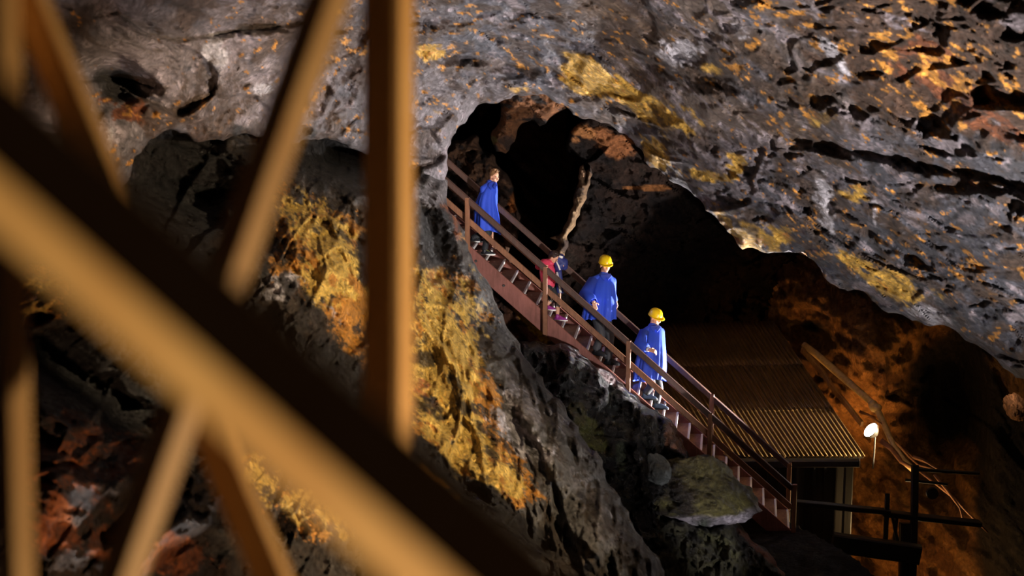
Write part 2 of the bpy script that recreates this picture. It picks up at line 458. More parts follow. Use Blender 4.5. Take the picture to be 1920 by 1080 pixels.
def ceil_relief(x, y, q):
    r = -1.6*G(x, y, 215, 165, 60, 42, 20)
    r += .5*G(x, y, 1310, 300, 260, 30, 40)+.45*G(x, y, 1620, 500, 260, 30, 28)+.35*G(x, y, 1500, 215, 300, 22, 10)
    r += -.5*G(x, y, 1420, 400, 200, 14, 40)-.45*G(x, y, 1620, 420, 140, 10, 35)-.5*G(x, y, 1690, 300, 200, 12, 12)-.5*G(x, y, 880, 110, 150, 12, 10)
    r += .3*G(x, y, 1080, 60, 160, 20, 60)-.3*G(x, y, 1800, 350, 120, 10, 5)
    return r

ceil_outline = [(835, 386), (836, 330), (838, 280), (858, 238), (895, 197), (945, 187), (990, 179), (1050, 195), (1105, 222), (1160, 248), (1205, 283),
                (1250, 330), (1310, 372), (1345, 410), (1372, 440), (1392, 468), (1440, 475), (1480, 468), (1510, 472), (1535, 500), (1558, 532), (1590, 546),
                (1625, 548), (1648, 575), (1700, 595), (1745, 612), (1795, 622), (1830, 645), (1862, 668), (1925, 712), (2040, 800), (2200, 960), (2200, -220),
                (-220, -220), (-220, 470), (0, 455), (150, 425), (225, 385), (245, 330), (280, 262), (330, 245), (400, 262), (470, 252), (560, 268), (620, 262),
                (690, 292), (780, 338)]
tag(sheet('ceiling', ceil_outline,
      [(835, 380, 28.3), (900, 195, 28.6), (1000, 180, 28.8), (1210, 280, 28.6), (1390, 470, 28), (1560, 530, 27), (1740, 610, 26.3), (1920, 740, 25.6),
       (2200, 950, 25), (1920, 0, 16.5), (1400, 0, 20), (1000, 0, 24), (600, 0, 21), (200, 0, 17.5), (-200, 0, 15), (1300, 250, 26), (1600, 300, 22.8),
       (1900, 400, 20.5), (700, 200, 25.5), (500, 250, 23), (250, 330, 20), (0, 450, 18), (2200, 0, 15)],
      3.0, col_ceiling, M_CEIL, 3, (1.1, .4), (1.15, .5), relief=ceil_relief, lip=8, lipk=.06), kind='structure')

# ---- wall_left: the near cliff falling to the lower right
def col_cliff(x, y, q, p, h):
    n = fbm(q*1.6, 6, 401, .68); n2 = fbm(q*4+5, 6, 431, .7); n3 = fbm(q*11+9, 4, 451, .65)
    c = np.repeat(np.array(lin(62, 50, 38))[None], len(x), 0)*(.8+.5*n3[:, None])
    c = mixc(c, np.array(lin(98, 96, 94)), .75*sst(500, 800, x)*sst(.0, .25, n2+.5*G(x, y, 1000, 800, 120, 260, -30)-.15))
    c = patch(c, np.array(lin(120, 112, 112)), .9*G(x, y, 815, 360, 50, 40)+.6*G(x, y, 985, 740, 60, 120, -30)+.5*G(x, y, 1120, 960, 60, 120, -30), n2, .4, .7, .7)
    g = (1.1*G(x, y, 590, 420, 110, 50, 35)+.9*G(x, y, 620, 530, 80, 60)+1.1*G(x, y, 830, 620, 90, 130)+1.1*G(x, y, 850, 790, 60, 160, -25)+.8*G(x, y, 940, 900, 60, 50, 20)
         + .9*G(x, y, 60, 560, 60, 50)+.6*G(x, y, 200, 740, 40, 40)+1.0*G(x, y, 600, 960, 90, 50, 20)+.7*G(x, y, 480, 880, 50, 50)+.6*G(x, y, 640, 690, 50, 40))
    nv = fbm(q*2.2+np.c_[n2, n2, n2]*.8+13, 6, 441, .68)
    c = patch(c, OCHRE*.8, g, nv*1.1+.3*n, .34, .5, 2.2)
    c = patch(c, YEL*.95, g*.75, fbm(q*6+77, 5, 477, .7), .45, .6, 1.2)
    g = (1.0*G(x, y, 110, 900, 90, 140, 10)+.9*G(x, y, 300, 1040, 120, 60)+.9*G(x, y, 320, 350, 60, 60)+.7*G(x, y, 220, 830, 80, 60)+.5*G(x, y, 790, 720, 40, 60)+.7*G(x, y, 840, 420, 30, 60))
    c = patch(c, np.array(lin(158, 88, 40)), g, n2, .42, .62, .9)
    c = patch(c, PALE*.7, .75*G(x, y, 540, 540, 60, 40)+.7*G(x, y, 960, 770, 60, 60, 30)+.6*G(x, y, 1000, 850, 60, 30)+.55*G(x, y, 630, 600, 30, 60), fbm(q*5+33, 5, 511, .7), .5, .75, 1.2)
    c = mixc(c, np.array(lin(30, 22, 16)), .9*sst(.16, .3, fbm(q*3.1+57, 6, 491, .7)))
    # hollows painted near black, shade of the relief put into the colour
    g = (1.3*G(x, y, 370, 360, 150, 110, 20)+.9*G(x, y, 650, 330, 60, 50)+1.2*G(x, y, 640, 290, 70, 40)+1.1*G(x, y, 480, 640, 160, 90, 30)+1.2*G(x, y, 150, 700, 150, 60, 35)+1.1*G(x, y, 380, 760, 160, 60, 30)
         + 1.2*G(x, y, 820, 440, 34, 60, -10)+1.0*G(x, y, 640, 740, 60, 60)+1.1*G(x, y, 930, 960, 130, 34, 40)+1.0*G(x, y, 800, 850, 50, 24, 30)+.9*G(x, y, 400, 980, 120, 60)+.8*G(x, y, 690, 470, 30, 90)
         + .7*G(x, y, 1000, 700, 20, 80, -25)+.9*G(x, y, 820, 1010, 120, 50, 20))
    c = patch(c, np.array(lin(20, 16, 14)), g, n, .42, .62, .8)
    return c

def cliff_relief(x, y, q):
    r = -1.3*G(x, y, 640, 290, 90, 40)-1.4*G(x, y, 370, 380, 120, 80, 20)-1.3*G(x, y, 480, 650, 170, 60, 32)-1.2*G(x, y, 150, 700, 170, 50, 35)
    r += .8*G(x, y, 600, 470, 130, 50, 35)+.8*G(x, y, 860, 700, 200, 50, 62)+.6*G(x, y, 1010, 830, 260, 34, 58)-.7*G(x, y, 940, 965, 170, 24, 38)
    r += .7*G(x, y, 600, 960, 140, 50, 20)+.6*G(x, y, 110, 900, 60, 160, 10)-.9*G(x, y, 820, 440, 30, 70, -10)-.5*G(x, y, 940, 740, 200, 14, 60)
    return r

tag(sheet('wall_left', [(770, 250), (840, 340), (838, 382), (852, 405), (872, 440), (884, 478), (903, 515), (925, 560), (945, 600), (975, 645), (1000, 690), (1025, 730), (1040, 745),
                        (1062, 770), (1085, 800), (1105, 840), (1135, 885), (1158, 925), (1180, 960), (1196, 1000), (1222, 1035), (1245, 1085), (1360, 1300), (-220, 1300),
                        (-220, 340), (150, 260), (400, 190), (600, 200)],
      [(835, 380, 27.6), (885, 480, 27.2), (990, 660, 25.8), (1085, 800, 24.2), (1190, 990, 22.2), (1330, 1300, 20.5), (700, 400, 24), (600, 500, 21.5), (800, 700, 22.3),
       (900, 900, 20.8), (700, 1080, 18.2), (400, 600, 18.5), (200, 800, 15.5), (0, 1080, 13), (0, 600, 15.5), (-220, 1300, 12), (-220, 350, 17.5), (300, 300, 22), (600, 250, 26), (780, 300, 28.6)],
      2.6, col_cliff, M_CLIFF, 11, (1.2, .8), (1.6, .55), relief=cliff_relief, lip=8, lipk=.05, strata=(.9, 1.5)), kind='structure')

# ---- wall_back: depth of the chamber, its shade put into a dark colour
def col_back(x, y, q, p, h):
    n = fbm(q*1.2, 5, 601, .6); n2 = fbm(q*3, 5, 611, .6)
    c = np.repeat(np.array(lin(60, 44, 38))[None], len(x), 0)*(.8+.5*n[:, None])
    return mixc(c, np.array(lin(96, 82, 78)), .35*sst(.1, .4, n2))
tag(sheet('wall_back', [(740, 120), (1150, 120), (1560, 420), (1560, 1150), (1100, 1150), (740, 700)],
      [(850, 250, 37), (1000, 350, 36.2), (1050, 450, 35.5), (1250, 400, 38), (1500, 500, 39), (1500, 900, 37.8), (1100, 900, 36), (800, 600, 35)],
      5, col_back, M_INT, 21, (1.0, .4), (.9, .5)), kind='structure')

# ---- wall_right: the orange lit chamber wall
def col_right(x, y, q, p, h):
    n = fbm(q*1.3, 6, 701, .6); n2 = fbm(np.c_[q[:, 0]*3, q[:, 1]*3, q[:, 2]], 6, 711, .6)
    c = np.repeat(np.array(lin(168, 120, 66))[None], len(x), 0)*(.85+.4*n[:, None])
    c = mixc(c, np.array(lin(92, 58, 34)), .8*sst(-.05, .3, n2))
    c = patch(c, np.array(lin(34, 26, 22)), 1.2*G(x, y, 1780, 720, 75, 110, 10)+.9*G(x, y, 1520, 610, 40, 16, 10)+1.3*G(x, y, 1900, 950, 80, 200), n, .4, .7, .5)  # dark patches put the shade of the recesses into the colour
    return c

def right_relief(x, y, q):
    s = q[:, 0]*1.0
    r = .35*fbm(np.c_[q[:, 0]*2.6+q[:, 1]*2.6, q[:, 1]*.3, q[:, 2]*.3], 4, 733)
    r = r-2.2*G(x, y, 1775, 720, 60, 160)+1.0*G(x, y, 1600, 640, 80, 160, -10)-.8*G(x, y, 1510, 625, 40, 20, 20)+.7*G(x, y, 1860, 760, 26, 160, -6)
    return r
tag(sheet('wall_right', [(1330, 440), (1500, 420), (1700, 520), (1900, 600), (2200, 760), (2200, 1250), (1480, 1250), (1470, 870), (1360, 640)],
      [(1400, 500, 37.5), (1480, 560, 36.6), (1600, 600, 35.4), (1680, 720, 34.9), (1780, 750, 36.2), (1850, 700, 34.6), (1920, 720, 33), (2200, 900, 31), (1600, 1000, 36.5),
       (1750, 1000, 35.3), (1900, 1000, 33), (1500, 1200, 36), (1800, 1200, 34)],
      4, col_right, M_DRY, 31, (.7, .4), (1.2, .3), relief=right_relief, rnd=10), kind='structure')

# ---- outcrops
def simple_col(cs, seed, spots=()):
    def f(x, y, q, p, h):
        n = fbm(q*1.6, 6, seed, .62); n2 = fbm(q*4+5, 5, seed+13, .6)
        c = np.repeat(np.array(cs[0])[None], len(x), 0)*(.85+.5*n2[:, None])
        c = mixc(c, cs[1], sst(-.05, .25, n))
        if len(cs) > 2: c = mixc(c, cs[2], sst(.12, .3, n2))
        for (cx, cy, rx, ry, an, cc) in spots: c = patch(c, np.array(cc), G(x, y, cx, cy, rx, ry, an), n2, .4, .6, .8)
        return c
    return f

BR1 = lin(112, 78, 54); BR2 = lin(64, 44, 34); BR3 = lin(40, 30, 26)
def outcrop(name, label, cat, *a, **k):
    o = sheet(name, *a, **k); return tag(o, label, cat, None, 'structure')

outcrop('rock_outcrop', 'rough brown rock mass behind the boy on the upper stairs', 'rock',
        [(770, 240), (838, 268), (872, 262), (895, 250), (908, 282), (924, 288), (938, 314), (952, 326), (965, 350), (969, 376), (982, 404), (978, 425), (970, 450), (953, 478), (960, 540), (770, 500)],
        [(800, 300, 33.2), (900, 290, 33.8), (960, 380, 33.2), (950, 470, 32.4), (800, 500, 32)], 2.5,
        simple_col((BR1, BR2, BR3), 801, [(962, 385, 14, 26, 20, lin(176, 104, 46)), (925, 385, 8, 6, 0, lin(200, 130, 40)), (900, 430, 40, 40, 0, lin(120, 70, 46))]),
        M_DRY, 41, (.7, .5), (2.2, .45), rnd=16, lipk=.05)
outcrop('rock_outcrop', 'brown broken rock hanging under the top of the arch', 'rock',
        [(921, 262), (934, 231), (940, 200), (950, 150), (1000, 150), (1060, 170), (1062, 203), (1044, 212), (1030, 222), (1012, 237), (1000, 224), (978, 231), (968, 256), (948, 288), (930, 284)],
        [(940, 200, 31.6), (1040, 190, 31), (940, 280, 32.2), (1000, 160, 30.5)], 2.5, simple_col((lin(136, 88, 52), BR2, BR3), 821, [(925, 262, 8, 8, 0, lin(150, 140, 80))]),
        M_DRY, 43, (.6, .5), (2.6, .4), rnd=14, lipk=.05)
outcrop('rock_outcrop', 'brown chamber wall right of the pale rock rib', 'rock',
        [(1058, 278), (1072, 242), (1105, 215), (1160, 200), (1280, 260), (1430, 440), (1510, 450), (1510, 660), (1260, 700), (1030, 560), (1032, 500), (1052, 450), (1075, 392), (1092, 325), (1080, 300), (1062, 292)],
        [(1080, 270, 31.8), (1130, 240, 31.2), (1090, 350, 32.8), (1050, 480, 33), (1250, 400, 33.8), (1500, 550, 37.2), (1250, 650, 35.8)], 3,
        simple_col((lin(30, 20, 15), lin(15, 11, 10), lin(22, 16, 12)), 841, [(1140, 265, 50, 28, 25, lin(100, 62, 36)), (1095, 250, 26, 22, 0, lin(130, 86, 50)), (1215, 352, 60, 6, 0, lin(84, 52, 26))]),  # near-black albedo stands in for the shade inside the chamber
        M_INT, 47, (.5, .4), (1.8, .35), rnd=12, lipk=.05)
outcrop('rock_rib', 'pale tan forked rib of flowstone running down the chamber wall', 'rock',
        [(1088, 312), (1094, 308), (1097, 340), (1101, 322), (1106, 310), (1107, 345), (1100, 372), (1088, 392), (1080, 412), (1072, 432), (1062, 445), (1066, 462), (1058, 480), (1046, 505), (1034, 505),
         (1040, 470), (1050, 455), (1030, 446), (1055, 436), (1066, 405), (1076, 385), (1078, 360), (1086, 340)],
        [(1090, 320, 31.2), (1080, 400, 31.4), (1045, 480, 31.6), (1100, 350, 31.2)], 1.6, simple_col((lin(150, 120, 86), lin(104, 78, 54), lin(60, 44, 34)), 861),
        M_DRY, 49, (.3, .3), (3.2, .3), rnd=8, rnd_d=.25, amp=.16, lipk=.05)
outcrop('rock_outcrop', 'brown rock with yellow crust tucked under the upper stringer', 'rock',
        [(895, 505), (930, 515), (985, 580), (1040, 610), (1090, 650), (1120, 700), (1020, 700), (960, 650)],
        [(900, 510, 30.9), (1000, 610, 30.8), (1060, 660, 30.8), (1000, 700, 30.2)], 2.5,
        simple_col((lin(130, 84, 60), lin(70, 46, 36)), 881, [(1015, 620, 44, 16, 40, lin(214, 164, 40)), (985, 595, 30, 9, 42, lin(214, 164, 60))]), M_DRY, 51, (.5, .6), (2.4, .4), rnd=12, lipk=.05)
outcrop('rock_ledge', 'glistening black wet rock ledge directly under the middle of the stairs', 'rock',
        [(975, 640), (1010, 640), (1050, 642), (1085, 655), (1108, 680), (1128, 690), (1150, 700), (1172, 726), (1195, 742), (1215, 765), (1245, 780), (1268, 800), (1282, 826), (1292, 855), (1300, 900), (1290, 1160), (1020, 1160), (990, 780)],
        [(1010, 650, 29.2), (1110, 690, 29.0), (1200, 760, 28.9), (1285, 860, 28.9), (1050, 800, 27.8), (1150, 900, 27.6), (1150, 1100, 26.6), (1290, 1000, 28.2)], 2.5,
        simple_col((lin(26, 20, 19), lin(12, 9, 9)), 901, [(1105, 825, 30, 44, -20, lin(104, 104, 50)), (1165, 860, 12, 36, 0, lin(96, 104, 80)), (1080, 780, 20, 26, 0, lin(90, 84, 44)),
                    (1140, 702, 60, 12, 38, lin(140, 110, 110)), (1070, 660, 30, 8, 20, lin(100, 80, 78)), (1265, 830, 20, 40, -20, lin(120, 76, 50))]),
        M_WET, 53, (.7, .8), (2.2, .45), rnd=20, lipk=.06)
outcrop('rock_slope', 'mossy dark green rock slope with brown rubble edge below the boulder', 'rock',
        [(1180, 900), (1260, 960), (1330, 985), (1384, 978), (1402, 1000), (1425, 1022), (1450, 1045), (1475, 1072), (1530, 1150), (1540, 1250), (1100, 1250), (1140, 1000)],
        [(1200, 930, 28.0), (1380, 985, 28.8), (1460, 1060, 28.6), (1300, 1080, 27.2), (1150, 1200, 26), (1500, 1200, 28)], 2.5,
        simple_col((lin(66, 62, 34), lin(34, 32, 22)), 921, [(1430, 1035, 60, 10, 43, lin(150, 92, 60)), (1480, 1090, 40, 12, 50, lin(150, 92, 60)), (1350, 1020, 50, 22, 20, lin(86, 84, 50))]),
        M_CLIFF, 57, (.5, .7), (2.4, .4), rnd=16, lipk=.05)

# ------------------------------------------------------------------ loose boulders
def boulder(name, label, c, r, seed, cuts, colf, mat, rotz=0.):
    bm = bmesh.new(); bmesh.ops.create_icosphere(bm, subdivisions=6, radius=1)
    co = np.array([v.co[:] for v in bm.verts])
    for nrm, dist in cuts:
        nrm = np.array(nrm, float); nrm /= np.linalg.norm(nrm)
        k = co@nrm; over = np.maximum(0, k-dist); co = co-over[:, None]*nrm*.93
    nn = fbm(co*1.4, 5, seed, .55); fa, _ = facets(co[:, 0]*2.2+co[:, 2], co[:, 1]*2.2-co[:, 2], seed, .8)
    f5, e5 = facets(co[:, 0]*4+co[:, 1], co[:, 2]*4-co[:, 1], seed+3, .8)
    co = co*(1+.26*nn+.10*fa+.04*f5-.02*e5)[:, None]
    co = co*np.array(r); ca, sa = math.cos(rotz), math.sin(rotz)
    co = np.c_[co[:, 0]*ca-co[:, 2]*sa, co[:, 1], co[:, 0]*sa+co[:, 2]*ca]
    fc = np.array([[v.index for v in f.verts] for f in bm.faces]); bm.free()
    col = colf(co/np.array(r), nn)
    o = mesh_np(name, co, fc, mat, True, np.clip(col, .001, 1)); o.location = c
    return tag(o, label, 'rock')

def bcol(co, nn):
    n = fbm(co*3+4, 5, 77, .6)
    c = np.repeat(np.array(lin(110, 104, 56))[None], len(co), 0)*(.8+.5*n[:, None])
    c = mixc(c, np.array(lin(40, 32, 22)), sst(-.1, .2, nn+.4*sst(.1, -.5, co[:, 0])-.05))
    low = sst(-.05, -.3, co[:, 2]+.12*n)
    c = mixc(c, np.array(lin(176, 168, 178)), low)  # pale grey underside, light from below put into the colour
    return mixc(c, np.array(lin(70, 76, 66)), low*G(co[:, 0], co[:, 2], .1, -.5, .16, .9))
boulder('boulder', 'big olive boulder with pale grey underside toned as lit beside the lower stairs', V(1305, 936, 28.3), (.98, .75, .62), 5,
        [((.25, -.8, -1), .5), ((.8, -.4, .8), .62), ((-.3, -.7, 1), .6), ((.9, -.3, -.9), .74)], bcol, M_CLIFF, -.12)
boulder('boulder', 'small grey stone wedged above the big olive boulder', V(1232, 880, 27.9), (.2, .2, .24), 9, [((.9, -.3, .6), .6), ((-.6, -.5, .8), .7)],
        lambda co, nn: np.repeat(np.array(lin(120, 124, 122))[None], len(co), 0)*(.9+.3*nn[:, None]), M_CLIFF, .5)
boulder('boulder', 'small rubble stone in a pool of light at the far right niche', V(1903, 764, 31.2), (.17, .2, .24), 12, [((-.7, -.5, .6), .6), ((.8, -.6, .3), .7)],
        lambda co, nn: np.repeat(np.array(lin(170, 120, 84))[None], len(co), 0)*(.9+.4*nn[:, None]), M_DRY, .5)

# ------------------------------------------------------------------ stairs
PSI = math.radians(6.8); TAN = .874; W = .9
SX = Vector((math.cos(PSI), -math.sin(PSI), 0)); SY = Vector((math.sin(PSI), math.cos(PSI), 0)); SZ = Vector((0, 0, 1))
A0 = V(1177, 722, 30)
def S(t, wy, z=0.): return A0+SX*t+SY*wy+SZ*(z-TAN*t)     # z measured from the slope of the stringer's top edge
def T_of(px): # horizontal run at which the near stringer top reaches pixel column px
    lo, hi = -6, 6
    for _ in range(40):
        m = (lo+hi)/2; p = S(m, 0); d = p.dot(Vector(FW)); x = 960+F*p.x/d
        if x < px: lo = m
        else: hi = m
    return lo

M_RED = wood_mat('red_brown_painted_timber', lin(150, 92, 82), lin(112, 66, 54), 2.2)
M_RAIL = wood_mat('brown_rail_timber', lin(150, 100, 68), lin(104, 66, 44), 2.2)
M_TREAD = wood_mat('worn_tread_timber', lin(160, 120, 100), lin(90, 60, 48), 2.)
M_DARKWOOD = wood_mat('dark_timber', lin(40, 31, 26), lin(22, 17, 15), 2.)
M_HAND = wood_mat('dark_handrail_timber', lin(84, 54, 42), lin(52, 32, 26), 2.2)
M_NEAR = wood_mat('varnished_near_timber', lin(234, 190, 128), lin(212, 160, 98), 1.2)
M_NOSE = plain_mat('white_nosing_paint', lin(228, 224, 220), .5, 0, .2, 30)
M_METAL = plain_mat('dull_metal', lin(90, 88, 86), .45, .8)

t_top, t_bot = -3.7, T_of(1482)
stairs = empty('staircase', S(t_bot, .45, -.2), 'red brown timber open-riser staircase with rails descending across the cave', 'stairs')
inv = Matrix.Translation(-stairs.location)
SL = Vector((SX.x, SX.y, -TAN)).normalized()
SN = SL.cross(SY).normalized()
if SN.z < 0: SN = -SN
def sbeam(name, a, b, wdt, hgt, mat, up):
    o = beam(name, a-stairs.location, b-stairs.location, wdt, hgt, mat, stairs, up); return o
HS = .27
for wy in (-.02, W+.02):
    c = -HS/2
    a = S(t_top, wy)+SN*c; b = S(t_bot+.02, wy)+SN*c
    sbeam('stringer', a, b, .045, HS, M_RED, SN)
RISE = .2*TAN
n0 = int(t_top/.2)
tread_me = None; nose_me = None
for k in range(n0, int(t_bot/.2)+1):
    t = k*.2+.05
    c = S(t, W/2)+SZ*(-.20)
    c = Vector((c.x, c.y, A0.z-TAN*(k*.2)-.17))
    if tread_me is None:
        bm = bmesh.new(); add_beam(bm, -SY*(W/2-.005), SY*(W/2-.005), .235, .04, SZ)
        o = obj_bm('tread', bm, M_TREAD, stairs); tread_me = o.data
    else:
        o = link(bpy.data.objects.new('tread', tread_me), stairs)
    o.location = c-stairs.location
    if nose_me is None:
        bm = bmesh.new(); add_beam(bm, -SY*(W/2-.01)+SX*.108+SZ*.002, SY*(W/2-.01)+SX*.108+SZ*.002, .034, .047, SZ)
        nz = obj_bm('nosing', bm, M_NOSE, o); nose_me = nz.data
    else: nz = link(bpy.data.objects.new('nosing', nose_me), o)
TREADZ = lambda k: A0.z-TAN*(k*.2)-.15
near_posts = [T_of(x) for x in (800, 878, 1023, 1178, 1330, 1487)]
for i, t in enumerate(near_posts):
    b = S(t, -.085, -.36 if i < 5 else -.2); sbeam('post', b, S(t, -.085, .745 if i != 5 else .80), .075, .075, M_RAIL, SX)
for x in (905, 1036, 1200, 1331, 1480):
    t = T_of(x); sbeam('post', S(t, W+.085, -.3), S(t, W+.085, .76), .075, .075, M_RAIL, SX)
for wy, sgn in ((-.085, -1), (W+.085, 1)):
    off = -.055*1 if sgn > 0 else .055
    sbeam('handrail', S(t_top, wy, .72), S(t_bot, wy, .70), .07, .085, M_HAND, SN)
    sbeam('midrail', S(t_top, wy+off, .385), S(t_bot, wy+off, .37), .035, .085, M_RAIL, SN)
# bolts on the near stringer
for x in (893, 945, 1105, 1260, 1405):
    t = T_of(x); bm = bmesh.new()
    p = S(t, -.046, -.15)-stairs.location
    add_tube(bm, [p, p-SY*.012], [.022, .018], 8); obj_bm('bolt', bm, M_METAL, stairs)

# small wooden block resting on the far stringer
o = beam('wooden_block', S(T_of(1358), W-.02, .035), S(T_of(1374), W-.02, .035), .1, .07, wood_mat('pale_block_timber', lin(220, 190, 130), lin(190, 150, 100)), None, SN)
tag(o, 'small pale wooden block lying on the far stringer near the lower post', 'wood block')

# ------------------------------------------------------------------ corrugated roof and shed
M_TIN = plain_mat('rusty_corrugated_sheet', lin(104, 80, 48), .42, .45, .5, 6., .002)
e_r = V(1622, 856, 30.9); e_l = V(1318, 856, 31.8); u_r = V(1450, 604, 34.6); u_l = u_r+(e_l-e_r)
roof = empty('corrugated_roof', e_r, 'dark rusty corrugated metal shed roof behind the lower stairs', 'roof')
ax = (e_l-e_r); up = (u_r-e_r); rn = ax.cross(up).normalized()
if rn.z < 0: rn = -rn
LW = ax.length
rn0 = ax.cross(up).normalized(); rn0 = rn0 if rn0.z > 0 else -rn0
rl = V(1930, 800, 30.2); rl = rl-rn0*((rl-e_r).dot(rn0)+.13)
spot('roof_fill', rl, V(1470, 812, 32), 7000, (1, .80, .45), 20, .5, .02)  # unseen spot added low at the right to stripe the lower sheets
pitch_c = .078
def kink(b):
    p = e_r+up*b; return (p-Vector((0, 0, 0))).normalized()*(.75*max(0, .34-b)/.34)
def corr_sheet(x0, x1, y0, y1, lift):
    nx = max(8, int((x1-x0)/pitch_c*10)); vs = []; fs = []; ny = 6
    for j in range(ny+1):
        for i in range(nx+1):
            a = x0+(x1-x0)*i/nx; b = y0+(y1-y0)*j/ny
            h = .017*math.cos(2*math.pi*a/pitch_c)+lift+.006*math.sin(a*3.1+b*4)
            vs.append(ax.normalized()*a+up*b+rn*h+kink(b))
    n = len(vs)
    for j in range(ny):
        for i in range(nx):
            q = j*(nx+1)+i; fs.append((q, q+1, q+nx+2, q+nx+1))
    o = mesh_np('metal_sheet', [v[:] for v in vs], fs, M_TIN, True, None, roof)
    m = o.modifiers.new('thick', 'SOLIDIFY'); m.thickness = .004
random.seed(4)
nc = 4; wd = LW/nc
for r, (b0, b1) in enumerate([(0, .34), (.31, .68), (.65, 1.0)]):
    for k in range(nc):
        corr_sheet(k*wd, (k+1)*wd+.03, b0+random.uniform(-.006, .006), b1, .012*(2-r) if False else .010*r+random.uniform(0, .004))
for b in (.02, .33, .66, .98):
    p = up*b-rn*.06+kink(b); beam('batten', p, p+ax, .06, .05, M_DARKWOOD, roof, rn)
# barge board along the right edge of the roof, rough lath leaning on it
o = beam('edge_board', V(1506, 655, 33.9), V(1618, 796, 32.0), .05, .10, wood_mat('raw_yellow_timber', lin(190, 140, 70), lin(130, 86, 40)), None, SZ, .02)
tag(o, 'rough split yellow board along the right edge of the corrugated roof', 'board')

shed = empty('shed_frame', V(1560, 1010, 31.6), 'dark timber shed frame carrying the corrugated roof', 'shed')
def sb(nm, a, b, w_=.12, h_=.12, up=(0, 1, 0)):
    return beam(nm, a-shed.location, b-shed.location, w_, h_, M_DARKWOOD, shed, up)
gz = V(1487, 996, 29.7).z
def vpost(nm, px, py, d, w_=.14):
    a = V(px, py, d); b = Vector((a.x, a.y, gz-2.4)); return sb(nm, b, a, w_, w_, (1, 0, 0))
for px, d in ((1592, 31.3), (1500, 31.5), (1400, 31.8)): vpost('post', px, 862 if d < 32 else 760, d)
sb('lintel', V(1330, 868, 31.9), V(1612, 868, 31.2), .12, .14)
for i in range(12):
    x = 1345+i*21.3; d = 31.95-.05*i
    a = V(x, 874, d); sb('wall_plank', Vector((a.x, a.y+.1, gz-2.4)), a+Vector((0, .1, 0)), .025, .184, (1, 0, 0))

# walkway railing and scaffold to the right of the shed
scaf = empty('scaffold', V(1712, 1060, 30.6), 'dark timber scaffold railing silhouetted against the orange rock', 'scaffold')
def cb(nm, a, b, w_=.1, h_=.1, up=(0, 1, 0), j=.004):
    return beam(nm, a-scaf.location, b-scaf.location, w_, h_, M_DARKWOOD, scaf, up, j)
cb('rail', V(1490, 942, 30.4), V(1668, 960, 30.5), .08, .14)
cb('rail', V(1655, 962, 30.55), V(1838, 982, 30.8), .08, .18)
cb('post', V(1716, 872, 30.6), V(1706, 1330, 30.6), .11, .11)
cb('post', V(1664, 925, 30.5), V(1660, 1016, 30.5), .07, .07)
cb('brace', V(1672, 965, 30.6), V(1684, 1020, 30.6), .05, .06)
cb('brace', V(1682, 965, 30.7), V(1676, 1020, 30.7), .05, .05)
cb('crossbar', V(1698, 900, 30.7), V(1776, 908, 30.8), .04, .04)
cb('crossbar', V(1716, 880, 30.6), V(1836, 888, 31.2), .05, .05)
cb('base_beam', V(1560, 1016, 30.4), V(1725, 1040, 30.4), .3, .18)
cb('post', V(1702, 980, 30.7), V(1698, 1330, 30.7), .25, .2)
bm = bmesh.new(); c = V(1748, 925, 31.0)
add_tube(bm, [c+Vector((0, .03, 0)), c+Vector((0, -.03, 0))], [.1, .095], 20)
tag(obj_bm('round_disc', bm, M_DARKWOOD), 'round black disc in front of the orange rock by the scaffold', 'disc')

# ------------------------------------------------------------------ pole, branches
M_POLE = wood_mat('debarked_pole', lin(236, 200, 130), lin(190, 146, 84), 2., .5, (6, 6, 6))
pts = [V(1507, 646, 34.2), V(1530, 664, 34.0), V(1560, 690, 33.7), V(1592, 718, 33.3), (V(1620, 742, 33.0)), V(1637, 757, 32.8), V(1650, 778, 32.6), V(1662, 806, 32.3), V(1674, 834, 32.1), V(1692, 862, 31.9), V(1716, 884, 31.8)]
pole = empty('wooden_pole', pts[0], 'long pale crooked pole leaning above the right edge of the roof', 'pole')
bm = bmesh.new(); add_tube(bm, [p-pole.location for p in pts], [.055, .062, .066, .062, .06, .058, .055, .05, .052, .06, .05], 10); obj_bm('shaft', bm, M_POLE, pole, True)
bm = bmesh.new()
for k in range(4):
    p = pts[5]-pole.location+(pts[6]-pts[5])*(.15*k)
    bmesh.ops.create_icosphere(bm, subdivisions=2, radius=.085, matrix=Matrix.Translation(p+Vector((random.uniform(-.03, .03), -.02, random.uniform(-.02, .02)))))
obj_bm('knot', bm, M_POLE, pole, True)
M_BR = wood_mat('bark_root', lin(150, 96, 56), lin(90, 56, 34), 2., .7, (5, 5, 5))
brl = ['thick brown root running down from the pole to the scaffold top', 'thin root crossing the orange rock right of the lamp', 'bent branch behind the foot of the crooked pole',
       'slender twig lying over the scaffold crossbar', 'straggling root trailing towards the lower right dark', 'short stub of branch above the floodlight', 'low root sagging over the scaffold rail']
brp = [[(1652, 826, 32.1), (1672, 842, 32), (1690, 866, 31.8), (1708, 876, 31.7)], [(1690, 836, 33), (1712, 858, 32.8), (1740, 868, 32.6), (1756, 878, 32.5)],
       [(1668, 818, 32.6), (1688, 838, 32.6), (1704, 856, 32.6), (1722, 872, 32.4), (1752, 880, 32.3)], [(1712, 856, 31.5), (1730, 862, 31.4), (1756, 878, 31.2)],
       [(1720, 880, 31.8), (1752, 905, 31.6), (1790, 935, 31.4), (1815, 962, 31.2), (1852, 998, 31)], [(1612, 772, 32.6), (1628, 778, 32.5), (1648, 792, 32.4), (1660, 800, 32.4)],
       [(1752, 890, 31.6), (1776, 920, 31.4), (1800, 952, 31.2), (1806, 975, 31)]]
